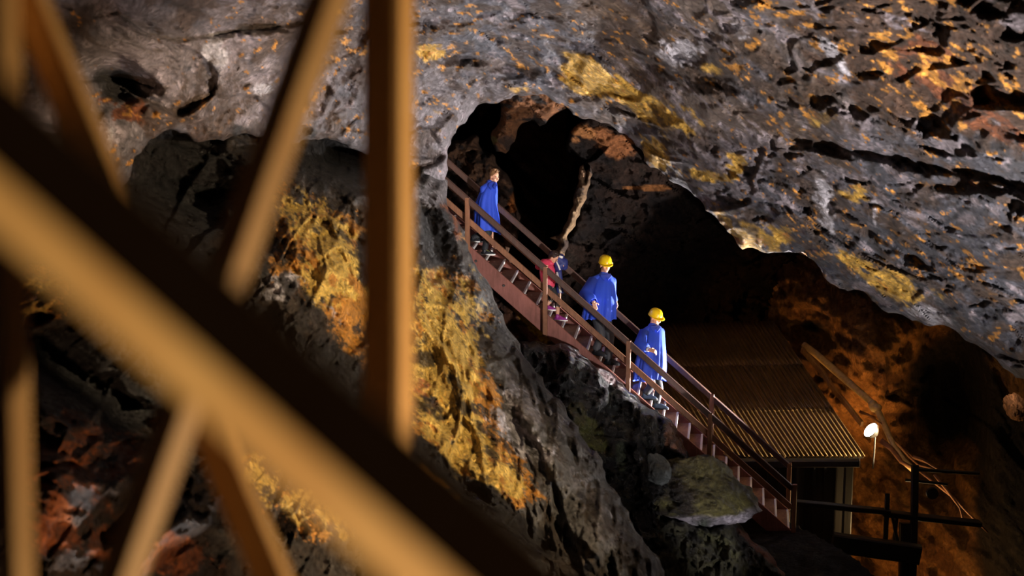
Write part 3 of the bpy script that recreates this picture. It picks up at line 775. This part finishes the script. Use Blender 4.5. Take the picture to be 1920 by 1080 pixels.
for l, pp in zip(brl, brp):
    q = [V(*p) for p in pp]; bm = bmesh.new()
    r0 = .05 if 'thick' in l else .026
    add_tube(bm, q, [r0*(1-.5*i/len(q)) for i in range(len(q))], 7)
    tag(obj_bm('root' if 'root' in l else 'branch', bm, M_BR, None, True), l, 'root' if 'root' in l else 'branch')

# ------------------------------------------------------------------ floodlight
M_GLOW = plain_mat('lamp_glass', (1, 1, 1), .3, 0, 0, 5, 0, 0, (1, .95, 1), 60)
fl = empty('floodlight', LAMP, 'small glaring white floodlight at the lower right corner of the roof', 'lamp')
aim = (V(1100, 560, 30.0)-LAMP).normalized(); aim = (aim+Vector((.15, -.12, .25))).normalized()
side = aim.cross(SZ).normalized(); upv = side.cross(aim)
bm = bmesh.new()
ring = []
for (dist, rr) in ((.0, .135), (-.03, .14), (-.10, .09), (-.14, .05)):
    ring.append([bm.verts.new(aim*(dist)+(side*math.cos(a)+upv*math.sin(a))*rr) for a in [2*math.pi*k/20 for k in range(20)]])
for i in range(3):
    for k in range(20): bm.faces.new((ring[i][k], ring[i][(k+1) % 20], ring[i+1][(k+1) % 20], ring[i+1][k]))
bm.faces.new(ring[-1]); obj_bm('housing', bm, M_DARKWOOD, fl, True)
bm = bmesh.new(); add_tube(bm, [aim*.0-aim*.005, aim*.006], [.128, .12], 20); obj_bm('lens', bm, M_GLOW, fl)
bm = bmesh.new(); add_tube(bm, [-aim*.12, -aim*.12-SZ*.25, -aim*.1-SZ*.6], .014, 8); obj_bm('stem', bm, M_DARKWOOD, fl)

# ground around the foot of the stairs
def col_floor(x, y, q, p, h):
    n = fbm(q*2, 5, 991, .6); return np.repeat(np.array(lin(34, 24, 19))[None], len(x), 0)*(.8+.5*n[:, None])
gx, gy = np.meshgrid(np.linspace(-2, 14, 160), np.linspace(22, 40, 180))
pp = np.c_[gx.ravel(), gy.ravel(), np.zeros(gx.size)]
yc = pp[:, 1]
pp[:, 2] = gz-.14+.1*fbm(pp*1.2, 5, 71, .55)-np.maximum(0, 27.5-yc)*.35-2.8*sst(4.7, 5.4, pp[:, 0]+.5*(yc-28.5))
nx_ = 160; ii = np.arange(180*160).reshape(180, 160)
fcs = np.stack([ii[:-1, :-1].ravel(), ii[:-1, 1:].ravel(), ii[1:, 1:].ravel(), ii[1:, :-1].ravel()], -1)
tag(mesh_np('floor', pp, fcs, M_DRY, True, col_floor(pp[:, 0], pp[:, 1], pp, pp, None)), kind='structure')

# ------------------------------------------------------------------ near timbers (out of focus)
D1 = 1.55
hr = empty('wooden_handrail', V(560, 760, D1), 'large blurred square timber handrail crossing the foreground diagonally', 'handrail')
a = V(-420, -82, D1*1.0); b = V(1250, 1395, D1)
ed = (b-a).normalized(); fwv = Vector(FW)
nrm = ed.cross(fwv).normalized()
if nrm.z > 0: nrm = -nrm      # towards the lower left of the picture
# turned so that one face looks up-left-towards the lens (dark) and one faces down
upd = (nrm*.72+fwv*.69).normalized()
beam('rail_timber', a-hr.location, b-hr.location, .080, .080, M_NEAR, hr, upd)

tf = empty('timber_frame', V(700, 1200, 3.6), 'blurred timber trestle of posts and crossed braces behind the foreground handrail', 'frame')
def tb(nm, a, b, w_, h_, turn):
    a = Vector(a); b = Vector(b); d = (b-a).normalized(); s = d.cross(fwv).normalized(); u = s.cross(d)
    upd = (u*math.cos(turn)+s*math.sin(turn))
    beam(nm, a-tf.location, b-tf.location, w_, h_, M_NEAR, tf, upd)
tb('post', V(729, -300, 4.0), V(727, 1700, 4.0), .085, .085, .42)
tb('post', V(-4, -300, 3.2), V(48, 1700, 3.2), .046, .046, .8)
tb('brace', V(702, -250, 3.0), V(165, 1250, 3.0), .055, .055, .72)
tb('brace', V(-75, -300, 3.3), V(585, 1260, 3.3), .055, .055, .2)

# ------------------------------------------------------------------ people
M_SKIN = plain_mat('skin', lin(214, 160, 130), .5, 0, .05, 20)
M_CAPE = plain_mat('blue_cape_cloth', lin(42, 78, 208), .7, 0, .08, 60, .001)
M_PANTS = plain_mat('charcoal_trousers', lin(62, 64, 70), .7, 0, .2, 30, .002)
M_BLACK = plain_mat('black_trousers', lin(36, 37, 42), .7, 0, .2, 30, .002)
M_YELH = plain_mat('yellow_helmet_shell', lin(240, 200, 20), .3, 0, .03, 10)
M_WHITE = plain_mat('white_plastic', lin(235, 232, 228), .45, 0, .03, 10)
M_HAIRB = plain_mat('fair_brown_hair', lin(120, 84, 50), .6, 0, .4, 60, .004)
M_HAIRD = plain_mat('dark_brown_hair', lin(44, 28, 22), .5, 0, .4, 60, .004)
M_PINK = plain_mat('pink_jacket_cloth', lin(214, 62, 92), .55, 0, .15, 25, .003)
M_NAVY = plain_mat('navy_jacket_cloth', lin(34, 44, 110), .6, 0, .2, 25, .003)
M_PURP = plain_mat('purple_shoe', lin(150, 50, 140), .5, 0, .2, 40, .002)
M_SHOE = plain_mat('black_shoe', lin(30, 32, 38), .5, 0, .2, 40, .002)
M_JEAN = plain_mat('blue_shoe', lin(70, 92, 120), .5, 0, .2, 40, .002)
M_RED = plain_mat('red_shirt', lin(190, 36, 36), .6, 0, .1, 40, .001)
M_DARK = plain_mat('dark_eye', (.02, .015, .012), .3)
M_LIP = plain_mat('lip', lin(150, 80, 74), .5)

def head_frame(f, lean=(0, 0, 1)):
    f = Vector(f).normalized(); r = f.cross(Vector(lean)).normalized(); u = r.cross(f)
    return Matrix((r, f, u)).transposed()

def add_hand(bm, w, d, nrm, k=1., curl=.6, thumb=1):
    """palm, four unequal bent fingers and a thumb; d points along the hand, nrm out of the palm"""
    w = Vector(w); d = Vector(d).normalized(); nrm = Vector(nrm); nrm = (nrm-d*nrm.dot(d)).normalized(); s = d.cross(nrm)
    for q in (-.024, -.008, .008, .024):
        add_capsule(bm, w+s*q*.7*k, w+d*.085*k+s*q*k, .014*k, .012*k, 8)
    for q, L in ((-.028, .9), (-.0095, 1.0), (.0095, .95), (.028, .74)):
        a = w+d*.088*k+s*q*k; d1 = (d+nrm*curl).normalized(); d2 = (d*.6+nrm*(curl*1.8)).normalized(); d3 = (d*.1+nrm*curl*2).normalized()
        b = a+d1*.04*L*k; c = b+d2*.026*L*k; e = c+d3*.018*L*k
        add_capsule(bm, a, b, .0092*k, .0088*k, 8); add_capsule(bm, b, c, .0088*k, .0082*k, 8); add_capsule(bm, c, e, .0082*k, .0072*k, 8)
    a = w+d*.02*k+s*.026*k*thumb; b = a+(d*.6+s*thumb*.8+nrm*.35).normalized()*.04*k; c = b+(d*.8+nrm*.6+s*thumb*.1).normalized()*.03*k
    add_capsule(bm, a, b, .0125*k, .0105*k, 8); add_capsule(bm, b, c, .0105*k, .0085*k, 8)

def add_head(bm, c, R, k):
    def E(p, r, seg=20): add_ellipsoid(bm, Vector(c)+R@(Vector(p)*k), tuple(x*k for x in r), R, seg)
    def C(a, b, ra, rb): add_capsule(bm, Vector(c)+R@(Vector(a)*k), Vector(c)+R@(Vector(b)*k), ra*k, rb*k, 10)
    E((0, -.012, .028), (.074, .094, .088)); E((0, .028, -.03), (.058, .062, .07)); E((0, .044, -.078), (.034, .038, .03))
    C((0, .086, .012), (0, .108, -.024), .008, .0135); C((-.011, .096, -.028), (.011, .096, -.028), .008, .008)
    C((-.036, .07, .024), (.036, .07, .024), .013, .013)
    C((-.04, .062, -.018), (-.03, .066, -.05), .018, .014); C((.04, .062, -.018), (.03, .066, -.05), .018, .014)
    C((-.018, .08, -.054), (.018, .08, -.054), .009, .009)
    for s in (-1, 1): E((s*.075, -.008, -.008), (.010, .022, .034), 12)

def shoe(parent, sole, d, k, mat, solemat, laces=None):
    """sole = point under the ankle on the tread"""
    d = Vector(d); d.z = 0; d.normalize(); s = d.cross(SZ); R = Matrix((s, d, SZ)).transposed()
    bm = bmesh.new()
    def fn(p):
        z = p.z; y = p.y
        top = 1.0-.55*max(0, y)**.8 if z > 0 else 1
        return Vector((p.x*(1-.16*max(0, -y)), y, max(z, -.1)*top))
    add_ellipsoid(bm, Vector(sole)+R@Vector((0, .065*k, .028*k)), (.046*k, .135*k, .07*k), R, 20, fn)
    add_capsule(bm, Vector(sole)+Vector((0, 0, .05*k)), Vector(sole)+Vector((0, 0, .095*k)), .042*k, .04*k, 10)
    o = remeshed('shoe', bm, .006, mat, parent)
    bm = bmesh.new(); n = 20; r1 = []; r2 = []
    for i in range(n):
        a = 2*math.pi*i/n; x = math.cos(a)*.046*k*(1-.14*(math.sin(a) < 0)); y = math.sin(a)*.138*k+.065*k
        r1.append(bm.verts.new(Vector(sole)+R@Vector((x, y, 0)))); r2.append(bm.verts.new(Vector(sole)+R@Vector((x, y, .026*k))))
    for i in range(n): bm.faces.new((r1[i], r1[(i+1) % n], r2[(i+1) % n], r2[i]))
    bm.faces.new(r1[::-1]); bm.faces.new(r2)
    obj_bm('sole', bm, solemat, o)
    if laces:
        bm = bmesh.new()
        for i in range(4):
            y = (.045+.022*i)*k; z = (.098-.013*i)*k
            add_tube(bm, [Vector(sole)+R@Vector((x*k, y+abs(x)*.2*k, z+.004-abs(x)*.25*k)) for x in (-.03, 0, .03)], .006*k, 6)
        obj_bm('laces', bm, laces, o)

def cape(parent, rings, d0, mat, seed, nfold=7, name='cape', tilt=0., amp=.085, sleeve=None):
    rg = random.Random(seed); ph = [rg.uniform(0, 6.28) for _ in range(6)]
    ys = [r[0] for r in rings]; NR = 40; NC = 120; vs = []; fs = []
    for i in range(NR+1):
        t = i/NR; y = ys[0]+(ys[-1]-ys[0])*t
        vals = [np.interp(y, ys, [r[j] for r in rings]) for j in (1, 2, 3, 4)]
        l, r_, b, off = vals; cx = (l+r_)/2; a = (r_-l)/2
        A = amp*min(1, t*1.5)**1.2
        for j in range(NC):
            th = 2*math.pi*j/NC
            w1 = math.sin(nfold*th+ph[0]+.5*math.sin(2*th+ph[1])); w2 = math.sin((2*nfold+3)*th+ph[2]+t*1.2)
            f = 1+A*(w1*abs(w1)**.3*.8+.38*w2-.25)+.02*math.sin(3*th+t*9+ph[3])*min(1, t*4)
            x = cx+a*f*math.copysign(abs(math.cos(th))**.8, math.cos(th)); d = d0+off+b*f*math.copysign(abs(math.sin(th))**.8, math.sin(th))
            yy = y+t*(tilt*math.cos(th)+2.2*math.sin(3*th+ph[4])+1.2*w1)
            vs.append(P(x, yy, d))
    for i in range(NR):
        for j in range(NC):
            q = i*NC+j; q2 = i*NC+(j+1) % NC
            fs.append((q, q2, q2+NC, q+NC))
    o = mesh_np(name, np.array(vs)-np.array(parent.location), fs, mat, True, None, parent)
    m = o.modifiers.new('cloth', 'SOLIDIFY'); m.thickness = .006
    return o

def helmet(parent, c, R, k):
    c = Vector(c); bm = bmesh.new(); n = 36; rings = []
    prof = [(1.0, .035), (1.0, .055), (.97, .075), (.9, .105), (.76, .132), (.56, .15), (.3, .16), (.08, .163)]
    for q, z in prof:
        ring = []
        for i in range(n):
            a = 2*math.pi*i/n; ridge = 1+.025*(abs(math.cos(a)) < .2)*(z > .06)
            ring.append(bm.verts.new(c+R@(Vector((math.cos(a)*.102*q*ridge, math.sin(a)*.124*q-.008, z))*k)))
        rings.append(ring)
    for i in range(len(rings)-1):
        for j in range(n): bm.faces.new((rings[i][j], rings[i][(j+1) % n], rings[i+1][(j+1) % n], rings[i+1][j]))
    bm.faces.new(rings[-1])
    h = obj_bm('helmet', bm, M_YELH, parent, True)
    m = h.modifiers.new('shell', 'SOLIDIFY'); m.thickness = .004
    bm = bmesh.new(); ra = []; rb = []
    for i in range(n):
        a = 2*math.pi*i/n; ext = .012+.045*max(0, math.sin(a))**1.5
        ra.append(bm.verts.new(c+R@(Vector((math.cos(a)*.101, math.sin(a)*.123-.008, .040))*k)))
        rb.append(bm.verts.new(c+R@(Vector((math.cos(a)*(.102+ext*.6), math.sin(a)*(.124+ext)-.008, .034-.006*max(0, math.sin(a))))*k)))
    for j in range(n): bm.faces.new((ra[j], ra[(j+1) % n], rb[(j+1) % n], rb[j]))
    b = obj_bm('brim', bm, M_YELH, h, True); m = b.modifiers.new('shell', 'SOLIDIFY'); m.thickness = .006
    bm = bmesh.new(); add_tube(bm, [c+R@(Vector((0, -.125+.0, .05))*k), c+R@(Vector((0, -.06, .145))*k), c+R@(Vector((0, .0, .168))*k), c+R@(Vector((0, .06, .15))*k), c+R@(Vector((0, .113, .06))*k)], .009*k, 8)
    obj_bm('ridge', bm, M_YELH, h, True)
    bm = bmesh.new(); add_ellipsoid(bm, c+R@(Vector((-.108 if True else .1, .0, .02))*k), (.018, .02, .02), None, 12)
    obj_bm('adjuster_knob', bm, M_WHITE, h, True)

def face_bits(parent, c, R, k):
    c = Vector(c)
    for s in (-1, 1):
        bm = bmesh.new(); add_ellipsoid(bm, c+R@(Vector((s*.03, .081, .006))*k), (.0115*k, .006*k, .006*k), R, 10); obj_bm('eye', bm, M_DARK, parent, True)
        bm = bmesh.new(); add_tube(bm, [c+R@(Vector((s*x, y, z))*k) for x, y, z in ((.016, .088, .027), (.032, .086, .031), (.046, .074, .026))], .0045*k, 6); obj_bm('eyebrow', bm, M_HAIRD, parent, True)
    bm = bmesh.new(); add_ellipsoid(bm, c+R@(Vector((0, .089, -.054))*k), (.022*k, .006*k, .007*k), R, 12); obj_bm('mouth', bm, M_LIP, parent, True)

def hair(parent, c, R, k, mat, spiky=0., seed=1, tail=False, name='hair'):
    bm = bmesh.new(); rg = random.Random(seed); c = Vector(c)
    add_ellipsoid(bm, c+R@(Vector((0, -.026, .046))*k), (.08*k, .09*k, .082*k), R, 24)
    add_ellipsoid(bm, c+R@(Vector((0, -.055, .0))*k), (.068*k, .052*k, .075*k), R, 16)
    for i in range(34):
        a = rg.uniform(0, 6.28); el = rg.uniform(.5, 1.5)
        p = Vector((math.cos(a)*math.cos(el)*.078, math.sin(a)*math.cos(el)*.086-.02, .05+math.sin(el)*.078)); 
        q = p*1.0+Vector((rg.uniform(-.01, .01), .018, .012+.02*spiky)); add_capsule(bm, c+R@(p*k), c+R@(q*k), .012*k, .006*k, 6)
    if tail:
        add_capsule(bm, c+R@(Vector((0, -.10, .03))*k), c+R@(Vector((0, -.15, -.06))*k), .03*k, .014*k, 10)
    remeshed(name, bm, .006, mat, parent, 1)

def person(label, px, d0, J, f, k=1., headwear=None, hands=()):
    """J: joints as (pixel x, pixel y, depth offset)"""
    Q = {n: V(x, y, d0+o) for n, (x, y, o) in J.items()}
    foot = V(px[0], px[1], d0)
    root = empty('person', foot, label, 'person')
    for n in Q: Q[n] = Q[n]-root.location
    R = head_frame(f); c = Q['head']
    bm = bmesh.new()
    add_head(bm, c, R, k)
    hb = c+R@(Vector((0, -.02, -.06))*k)
    add_capsule(bm, hb, Q['neck'], .052*k, .058*k, 14)
    add_capsule(bm, Q['neck'], Q['chest'], .075*k, .125*k, 16)
    add_capsule(bm, Q['chest'], Q['pelvis'], .125*k, .12*k, 16)
    for s in ('r', 'l'):
        add_capsule(bm, Q['neck'], Q[s+'sh'], .055*k, .052*k); add_capsule(bm, Q['chest'], Q[s+'sh'], .09*k, .05*k)
        add_capsule(bm, Q[s+'sh'], Q[s+'el'], .05*k, .038*k); add_capsule(bm, Q[s+'el'], Q[s+'wr'], .038*k, .026*k)
        add_capsule(bm, Q['pelvis'], Q[s+'hip'], .1*k, .085*k)
        add_capsule(bm, Q[s+'hip'], Q[s+'kn'], .08*k, .052*k); add_capsule(bm, Q[s+'kn'], Q[s+'an'], .052*k, .034*k)
        hd, hn, cu, th = hands[0 if s == 'r' else 1]
        add_hand(bm, Q[s+'wr'], hd, hn, k, cu, th)
    remeshed('body', bm, .0048, M_SKIN, root, 2)
    face_bits(root, c, R, k)
    return root, Q, R, c

def undersleeves(root, Q, k, mat, name='yoke'):
    bm = bmesh.new()
    add_capsule(bm, Q['neck'], Q['chest'], .088*k, .14*k, 16); add_capsule(bm, Q['chest'], Q['pelvis'], .14*k, .13*k, 16)
    for s in ('r', 'l'):
        add_capsule(bm, Q['neck'], Q[s+'sh'], .07*k, .066*k); add_capsule(bm, Q['chest'], Q[s+'sh'], .1*k, .066*k)
        add_capsule(bm, Q[s+'sh'], Q[s+'el'], .068*k, .054*k); add_capsule(bm, Q[s+'el'], Q[s+'el'].lerp(Q[s+'wr'], .9), .054*k, .036*k)
    return remeshed(name, bm, .008, mat, root, 1)

def leg_cloth(root, Q, k, mat, stop=1.0, name='trousers', stripe=None):
    bm = bmesh.new()
    for s in ('r', 'l'):
        a, b, c = Q[s+'hip'], Q[s+'kn'], Q[s+'an']; e = b.lerp(c, stop)
        add_capsule(bm, Q['pelvis'], a, .125*k, .105*k, 14); add_capsule(bm, a, b, .1*k, .072*k, 14)
        add_tube(bm, [b-(e-b).normalized()*.01, b.lerp(e, .5)+Vector((.004, 0, 0)), b.lerp(e, .8), e], [.07*k, .062*k, .066*k, .06*k], 14)
        bmesh.ops.create_icosphere(bm, subdivisions=2, radius=.073*k, matrix=Matrix.Translation(b))
    o = remeshed(name, bm, .008, mat, root, 1)
    if stripe:
        for s in ('r', 'l'):
            for q in (-.014, .014):
                bm = bmesh.new(); a, b, c = Q[s+'hip'], Q[s+'kn'], Q[s+'an']; e = b.lerp(c, stop*.9); of = Vector((q, -.078*k, 0)); of2 = Vector((q, -.062*k, 0))
                add_tube(bm, [a+of*1.25, a.lerp(b, .5)+of*1.1, b+of, e+of2], .006, 6); obj_bm('stripe', bm, stripe, o, True)
    return o

def dcen(px): 
    return S(T_of(px-6), W/2).dot(Vector(FW))
def snap(px, py, d):
    """put a sole on the tread nearest to where the photo shows it"""
    p = V(px, py, d); k = round((A0.z-.15-p.z)/(.2*TAN)); z = TREADZ(k)
    t = (p-A0).dot(SX)
    if 0: print('SOLE', px, py, 'k', k, 'dz', round(p.z-z, 3), 'along tread', round(t-k*.2, 3))
    tt = min(max(t, k*.2-.02), k*.2+.10); p = p+SX*(tt-t)
    return Vector((p.x, p.y, z))

def place_legs(J, d0, soles, k):
    """ankles above snapped soles"""
    res = {}
    for s, (x, y, o) in soles.items():
        res[s] = snap(x, y, d0+o)
    return res

def build(label, J, soles, f, k, hands, dirs, shoes, d0, px):
    sp = place_legs(J, d0, soles, k)
    J = dict(J)
    for s in ('r', 'l'):
        a = sp[s]+Vector((0, 0, .085*k)); dd = a.dot(Vector(FW))
        J[s+'an'] = (960+F*a.x/dd, 540-F*a.dot(Vector(UP))/dd, dd-d0)
    root, Q, R, c = person(label, px, d0, J, f, k, None, hands)
    for s in ('r', 'l'):
        shoe(root, sp[s]-root.location, dirs[s], k*1.02, *shoes)
    return root, Q, R, c

def sleeve(root, pts, rad, mat, name='sleeve'):
    bm = bmesh.new(); add_tube(bm, pts, rad, 18, False)
    o = obj_bm(name, bm, mat, root, True); m = o.modifiers.new('cloth', 'SOLIDIFY'); m.thickness = .006; return o

# man in the middle, one hand on each rail
d0 = dcen(1132)
J = dict(head=(1135, 497, -.04), neck=(1132, 518, 0), chest=(1130, 542, 0), pelvis=(1126, 590, 0), rsh=(1113, 526, -.1), lsh=(1148, 527, .1),
         rel=(1101, 552, -.26), rwr=(1113, 566, -.47), lel=(1149, 550, .16), lwr=(1155, 563, .22), rhip=(1120, 594, -.06), lhip=(1134, 594, .06), rkn=(1127, 629, -.12), lkn=(1144, 634, .03))
root, Q, R, c = build('tall man in yellow helmet, blue poncho and red shirt with hands on both rails', J,
    {'r': (1117, 664, -.06), 'l': (1140, 682, .06)}, (.30, -.93, -.12), 1.0,
    [((.25, -.1, -.95), (.1, .9, 0), .5, 1), ((.3, 0, -.95), (-.9, 0, -.2), .8, 1)], {'r': (.8, -.5, 0), 'l': (.9, -.35, 0)}, (M_SHOE, M_SHOE), d0, (1130, 680))
leg_cloth(root, Q, 1.0, M_PANTS); undersleeves(root, Q, 1.0, M_CAPE)
helmet(root, c, R, 1.0)
bm = bmesh.new(); add_tube(bm, [Q['neck']+Vector((0, 0, .05)), Q['neck']+Vector((0, 0, .0)), Q['neck']+Vector((.01, -.035, -.09))], [.068, .096, .115], 18); obj_bm('shirt', bm, M_RED, root, True)
cape(root, [(514, 1124, 1144, .08, 0), (518, 1119, 1147, .11, 0), (523, 1113, 1149, .14, 0), (530, 1107, 1151, .19, 0), (545, 1102, 1152, .23, -.03), (560, 1099, 1153, .27, -.05), (575, 1095, 1154, .29, -.05), (600, 1090, 1154, .3, -.03)], d0, M_CAPE, 3, 7, tilt=-1)
sleeve(root, [Q['rsh'], Q['rel']+Vector((-.02, 0, 0)), Q['rel'].lerp(Q['rwr'], .6), Q['rwr']], [.09, .11, .085, .06], M_CAPE)
def collar(root, Q, d0, cx, cy, w_, h, mat):
    for s in (-1, 1):
        vs = [P(cx+s*a, cy+b, d0+o) for a, b, o in ((0.5, 7.5, -.155), (w_, 0, -.09), (w_+2.5, 5, -.14), (3.5, 13, -.19))]
        o = mesh_np('collar', np.array(vs)-np.array(root.location), [(0, 1, 2, 3)], mat, False, None, root); m = o.modifiers.new('cloth', 'SOLIDIFY'); m.thickness = .008
collar(root, Q, d0, 1136, 513, 8, 10, M_CAPE)

# lower person
d0 = dcen(1224)
J = dict(head=(1229, 596, -.02), neck=(1224, 614, 0), chest=(1222, 636, 0), pelvis=(1219, 684, 0), rsh=(1209, 623, -.12), lsh=(1239, 622, .12),
         rel=(1202, 647, -.24), rwr=(1217, 656, -.36), lel=(1242, 648, .14), lwr=(1245, 664, .12), rhip=(1213, 690, -.07), lhip=(1226, 690, .06), rkn=(1222, 722, -.08), lkn=(1236, 728, .05))
root, Q, R, c = build('person in yellow helmet and long blue poncho, lowest of four on the stairs', J,
    {'r': (1209, 752, -.07), 'l': (1230, 771, .04)}, (.66, -.66, -.24), .98,
    [((.95, -.2, -.2), (0, .7, -.7), .9, 1), ((.2, .1, -.95), (-.9, 0, 0), .6, -1)], {'r': (.95, -.2, 0), 'l': (.95, -.2, 0)}, (M_JEAN, M_SHOE), d0, (1222, 768))
leg_cloth(root, Q, .96, M_BLACK); undersleeves(root, Q, .96, M_CAPE)
helmet(root, c, R, .98)
hair(root, c, R, .9, M_HAIRD, 0, 3)
cape(root, [(610, 1218, 1235, .08, 0), (614, 1213, 1240, .12, 0), (619, 1208, 1243, .15, 0), (630, 1203, 1245, .2, 0), (645, 1199, 1246, .24, -.03), (660, 1197, 1247, .27, -.03), (685, 1190, 1248, .29, 0), (713, 1187, 1246, .3, 0)], d0, M_CAPE, 8, 7, tilt=0)
sleeve(root, [Q['rsh'], Q['rel']+Vector((-.02, 0, 0)), Q['rel'].lerp(Q['rwr'], .6), Q['rwr'].lerp(Q['rel'], .15)], [.09, .11, .08, .05], M_CAPE)
sleeve(root, [Q['rwr'].lerp(Q['rel'], .25), Q['rwr']], [.04, .036], M_WHITE, 'cuff')
collar(root, Q, d0, 1229, 610, 7, 10, M_CAPE)

# boy at the top
d0 = dcen(918)
J = dict(head=(927, 331, -.02), neck=(919, 345, 0), chest=(914, 364, 0), pelvis=(912, 402, 0), rsh=(906, 354, -.1), lsh=(927, 354, .1),
         rel=(907, 378, -.1), rwr=(910, 396, -.14), lel=(928, 378, .12), lwr=(928, 396, .1), rhip=(908, 408, -.05), lhip=(916, 408, .05), rkn=(914, 438, -.06), lkn=(916, 436, .05))
root, Q, R, c = build('bareheaded fair haired boy in a blue poncho at the top of the stairs', J,
    {'r': (911, 480, -.08), 'l': (900, 462, .05)}, (.62, -.72, -.25), .84,
    [((.1, 0, -1), (.2, .9, 0), .4, 1), ((.1, 0, -1), (-.2, -.9, 0), .4, -1)], {'r': (.95, -.15, 0), 'l': (.9, -.2, 0)}, (M_SHOE, M_WHITE, plain_mat('lime_laces', lin(214, 220, 90), .5)), d0, (912, 478))
leg_cloth(root, Q, .8, M_BLACK); undersleeves(root, Q, .8, M_CAPE)
hair(root, c, R, .86, M_HAIRB, 1., 5)
cape(root, [(341, 917, 930, .06, 0), (347, 910, 932, .1, 0), (354, 904, 931, .15, 0), (366, 898, 930, .19, 0), (380, 893, 931, .22, 0), (400, 890, 934, .25, 0), (420, 889, 936, .26, 0), (434, 889, 937, .27, 0)], d0, M_CAPE, 14, 6, tilt=4)
collar(root, Q, d0, 924, 343, 6, 8, M_CAPE)

# girl in pink
d0 = dcen(1036)
J = dict(head=(1038, 483, -.02), neck=(1029, 493, 0), chest=(1026, 507, 0), pelvis=(1028, 534, 0), rsh=(1020, 492, -.12), lsh=(1036, 494, .12),
         rel=(1009, 500, -.3), rwr=(1012, 494, -.46), lel=(1042, 508, .18), lwr=(1049, 500, .06), rhip=(1026, 540, -.05), lhip=(1032, 540, .05), rkn=(1036, 560, -.05), lkn=(1046, 566, .04))
root, Q, R, c = build('girl in a pink jacket and striped dark leggings bending over the handrail', J,
    {'r': (1023, 586, -.03), 'l': (1045, 604, .03)}, (.72, -.35, -.6), .82,
    [((.3, -.3, -.8), (.2, .8, 0), .6, 1), ((.6, -.4, .1), (0, -.5, .9), .7, 1)], {'r': (.92, -.2, 0), 'l': (.92, -.25, 0)}, (M_PURP, M_WHITE, plain_mat('pink_laces', lin(230, 120, 170), .5)), d0, (1036, 600))
leg_cloth(root, Q, .76, M_BLACK, .35, 'leggings', M_WHITE)
hair(root, c, R, .86, M_HAIRD, 0, 7, False)
bm = bmesh.new(); k = .84
add_capsule(bm, Q['neck'], Q['chest'], .085*k, .15*k, 16); add_capsule(bm, Q['chest'], Q['pelvis'].lerp(Q['chest'], .15), .15*k, .14*k, 16)
for s in ('r', 'l'):
    add_capsule(bm, Q['neck'], Q[s+'sh'], .07*k, .07*k); add_capsule(bm, Q[s+'sh'], Q[s+'el'], .072*k, .06*k); add_capsule(bm, Q[s+'el'], Q[s+'el'].lerp(Q[s+'wr'], .8), .058*k, .045*k)
add_tube(bm, [Q['neck']+Vector((0, 0, -.01)), Q['neck'].lerp(c, .38)], [.085*k, .09*k], 16)
remeshed('jacket', bm, .007, M_PINK, root, 1)
# folded navy jacket carried over the girl's far arm
jk = empty('jacket', V(1050, 497, d0), 'navy blue jacket with white stripes carried over the arm of the girl in pink', 'jacket')
bm = bmesh.new(); rg = random.Random(3)
for a, b, r1, r2 in (((1046, 484, .02), (1056, 494, .04), .07, .08), ((1056, 492, .04), (1046, 502, .02), .08, .06), ((1052, 482, .06), (1058, 500, .06), .055, .06), ((1044, 494, .0), (1048, 505, .0), .05, .045)):
    add_capsule(bm, V(a[0], a[1], d0+a[2])-jk.location, V(b[0], b[1], d0+b[2])-jk.location, r1, r2, 14)
for x in (1045, 1049):
    add_tube(bm, [V(x-1, 500, d0+.08)-jk.location, V(x+1, 525, d0+.1)-jk.location, V(x+3, 550, d0+.1)-jk.location], [.035, .045, .04], 12)
remeshed('cloth', bm, .009, M_NAVY, jk, 2)
bm = bmesh.new()
add_tube(bm, [V(1043, 490, d0-.06)-jk.location, V(1047, 498, d0-.06)-jk.location, V(1050, 506, d0-.04)-jk.location], .014, 8)
add_tube(bm, [V(1048, 480, d0-.05)-jk.location, V(1055, 483, d0-.04)-jk.location], .02, 8)
obj_bm('stripe', bm, M_WHITE, jk, True)
bm = bmesh.new(); add_tube(bm, [V(1044, 510, d0+.045)-jk.location, V(1048, 530, d0+.05)-jk.location, V(1051, 549, d0+.055)-jk.location], .02, 8); obj_bm('sleeve_stripe', bm, M_WHITE, jk, True)
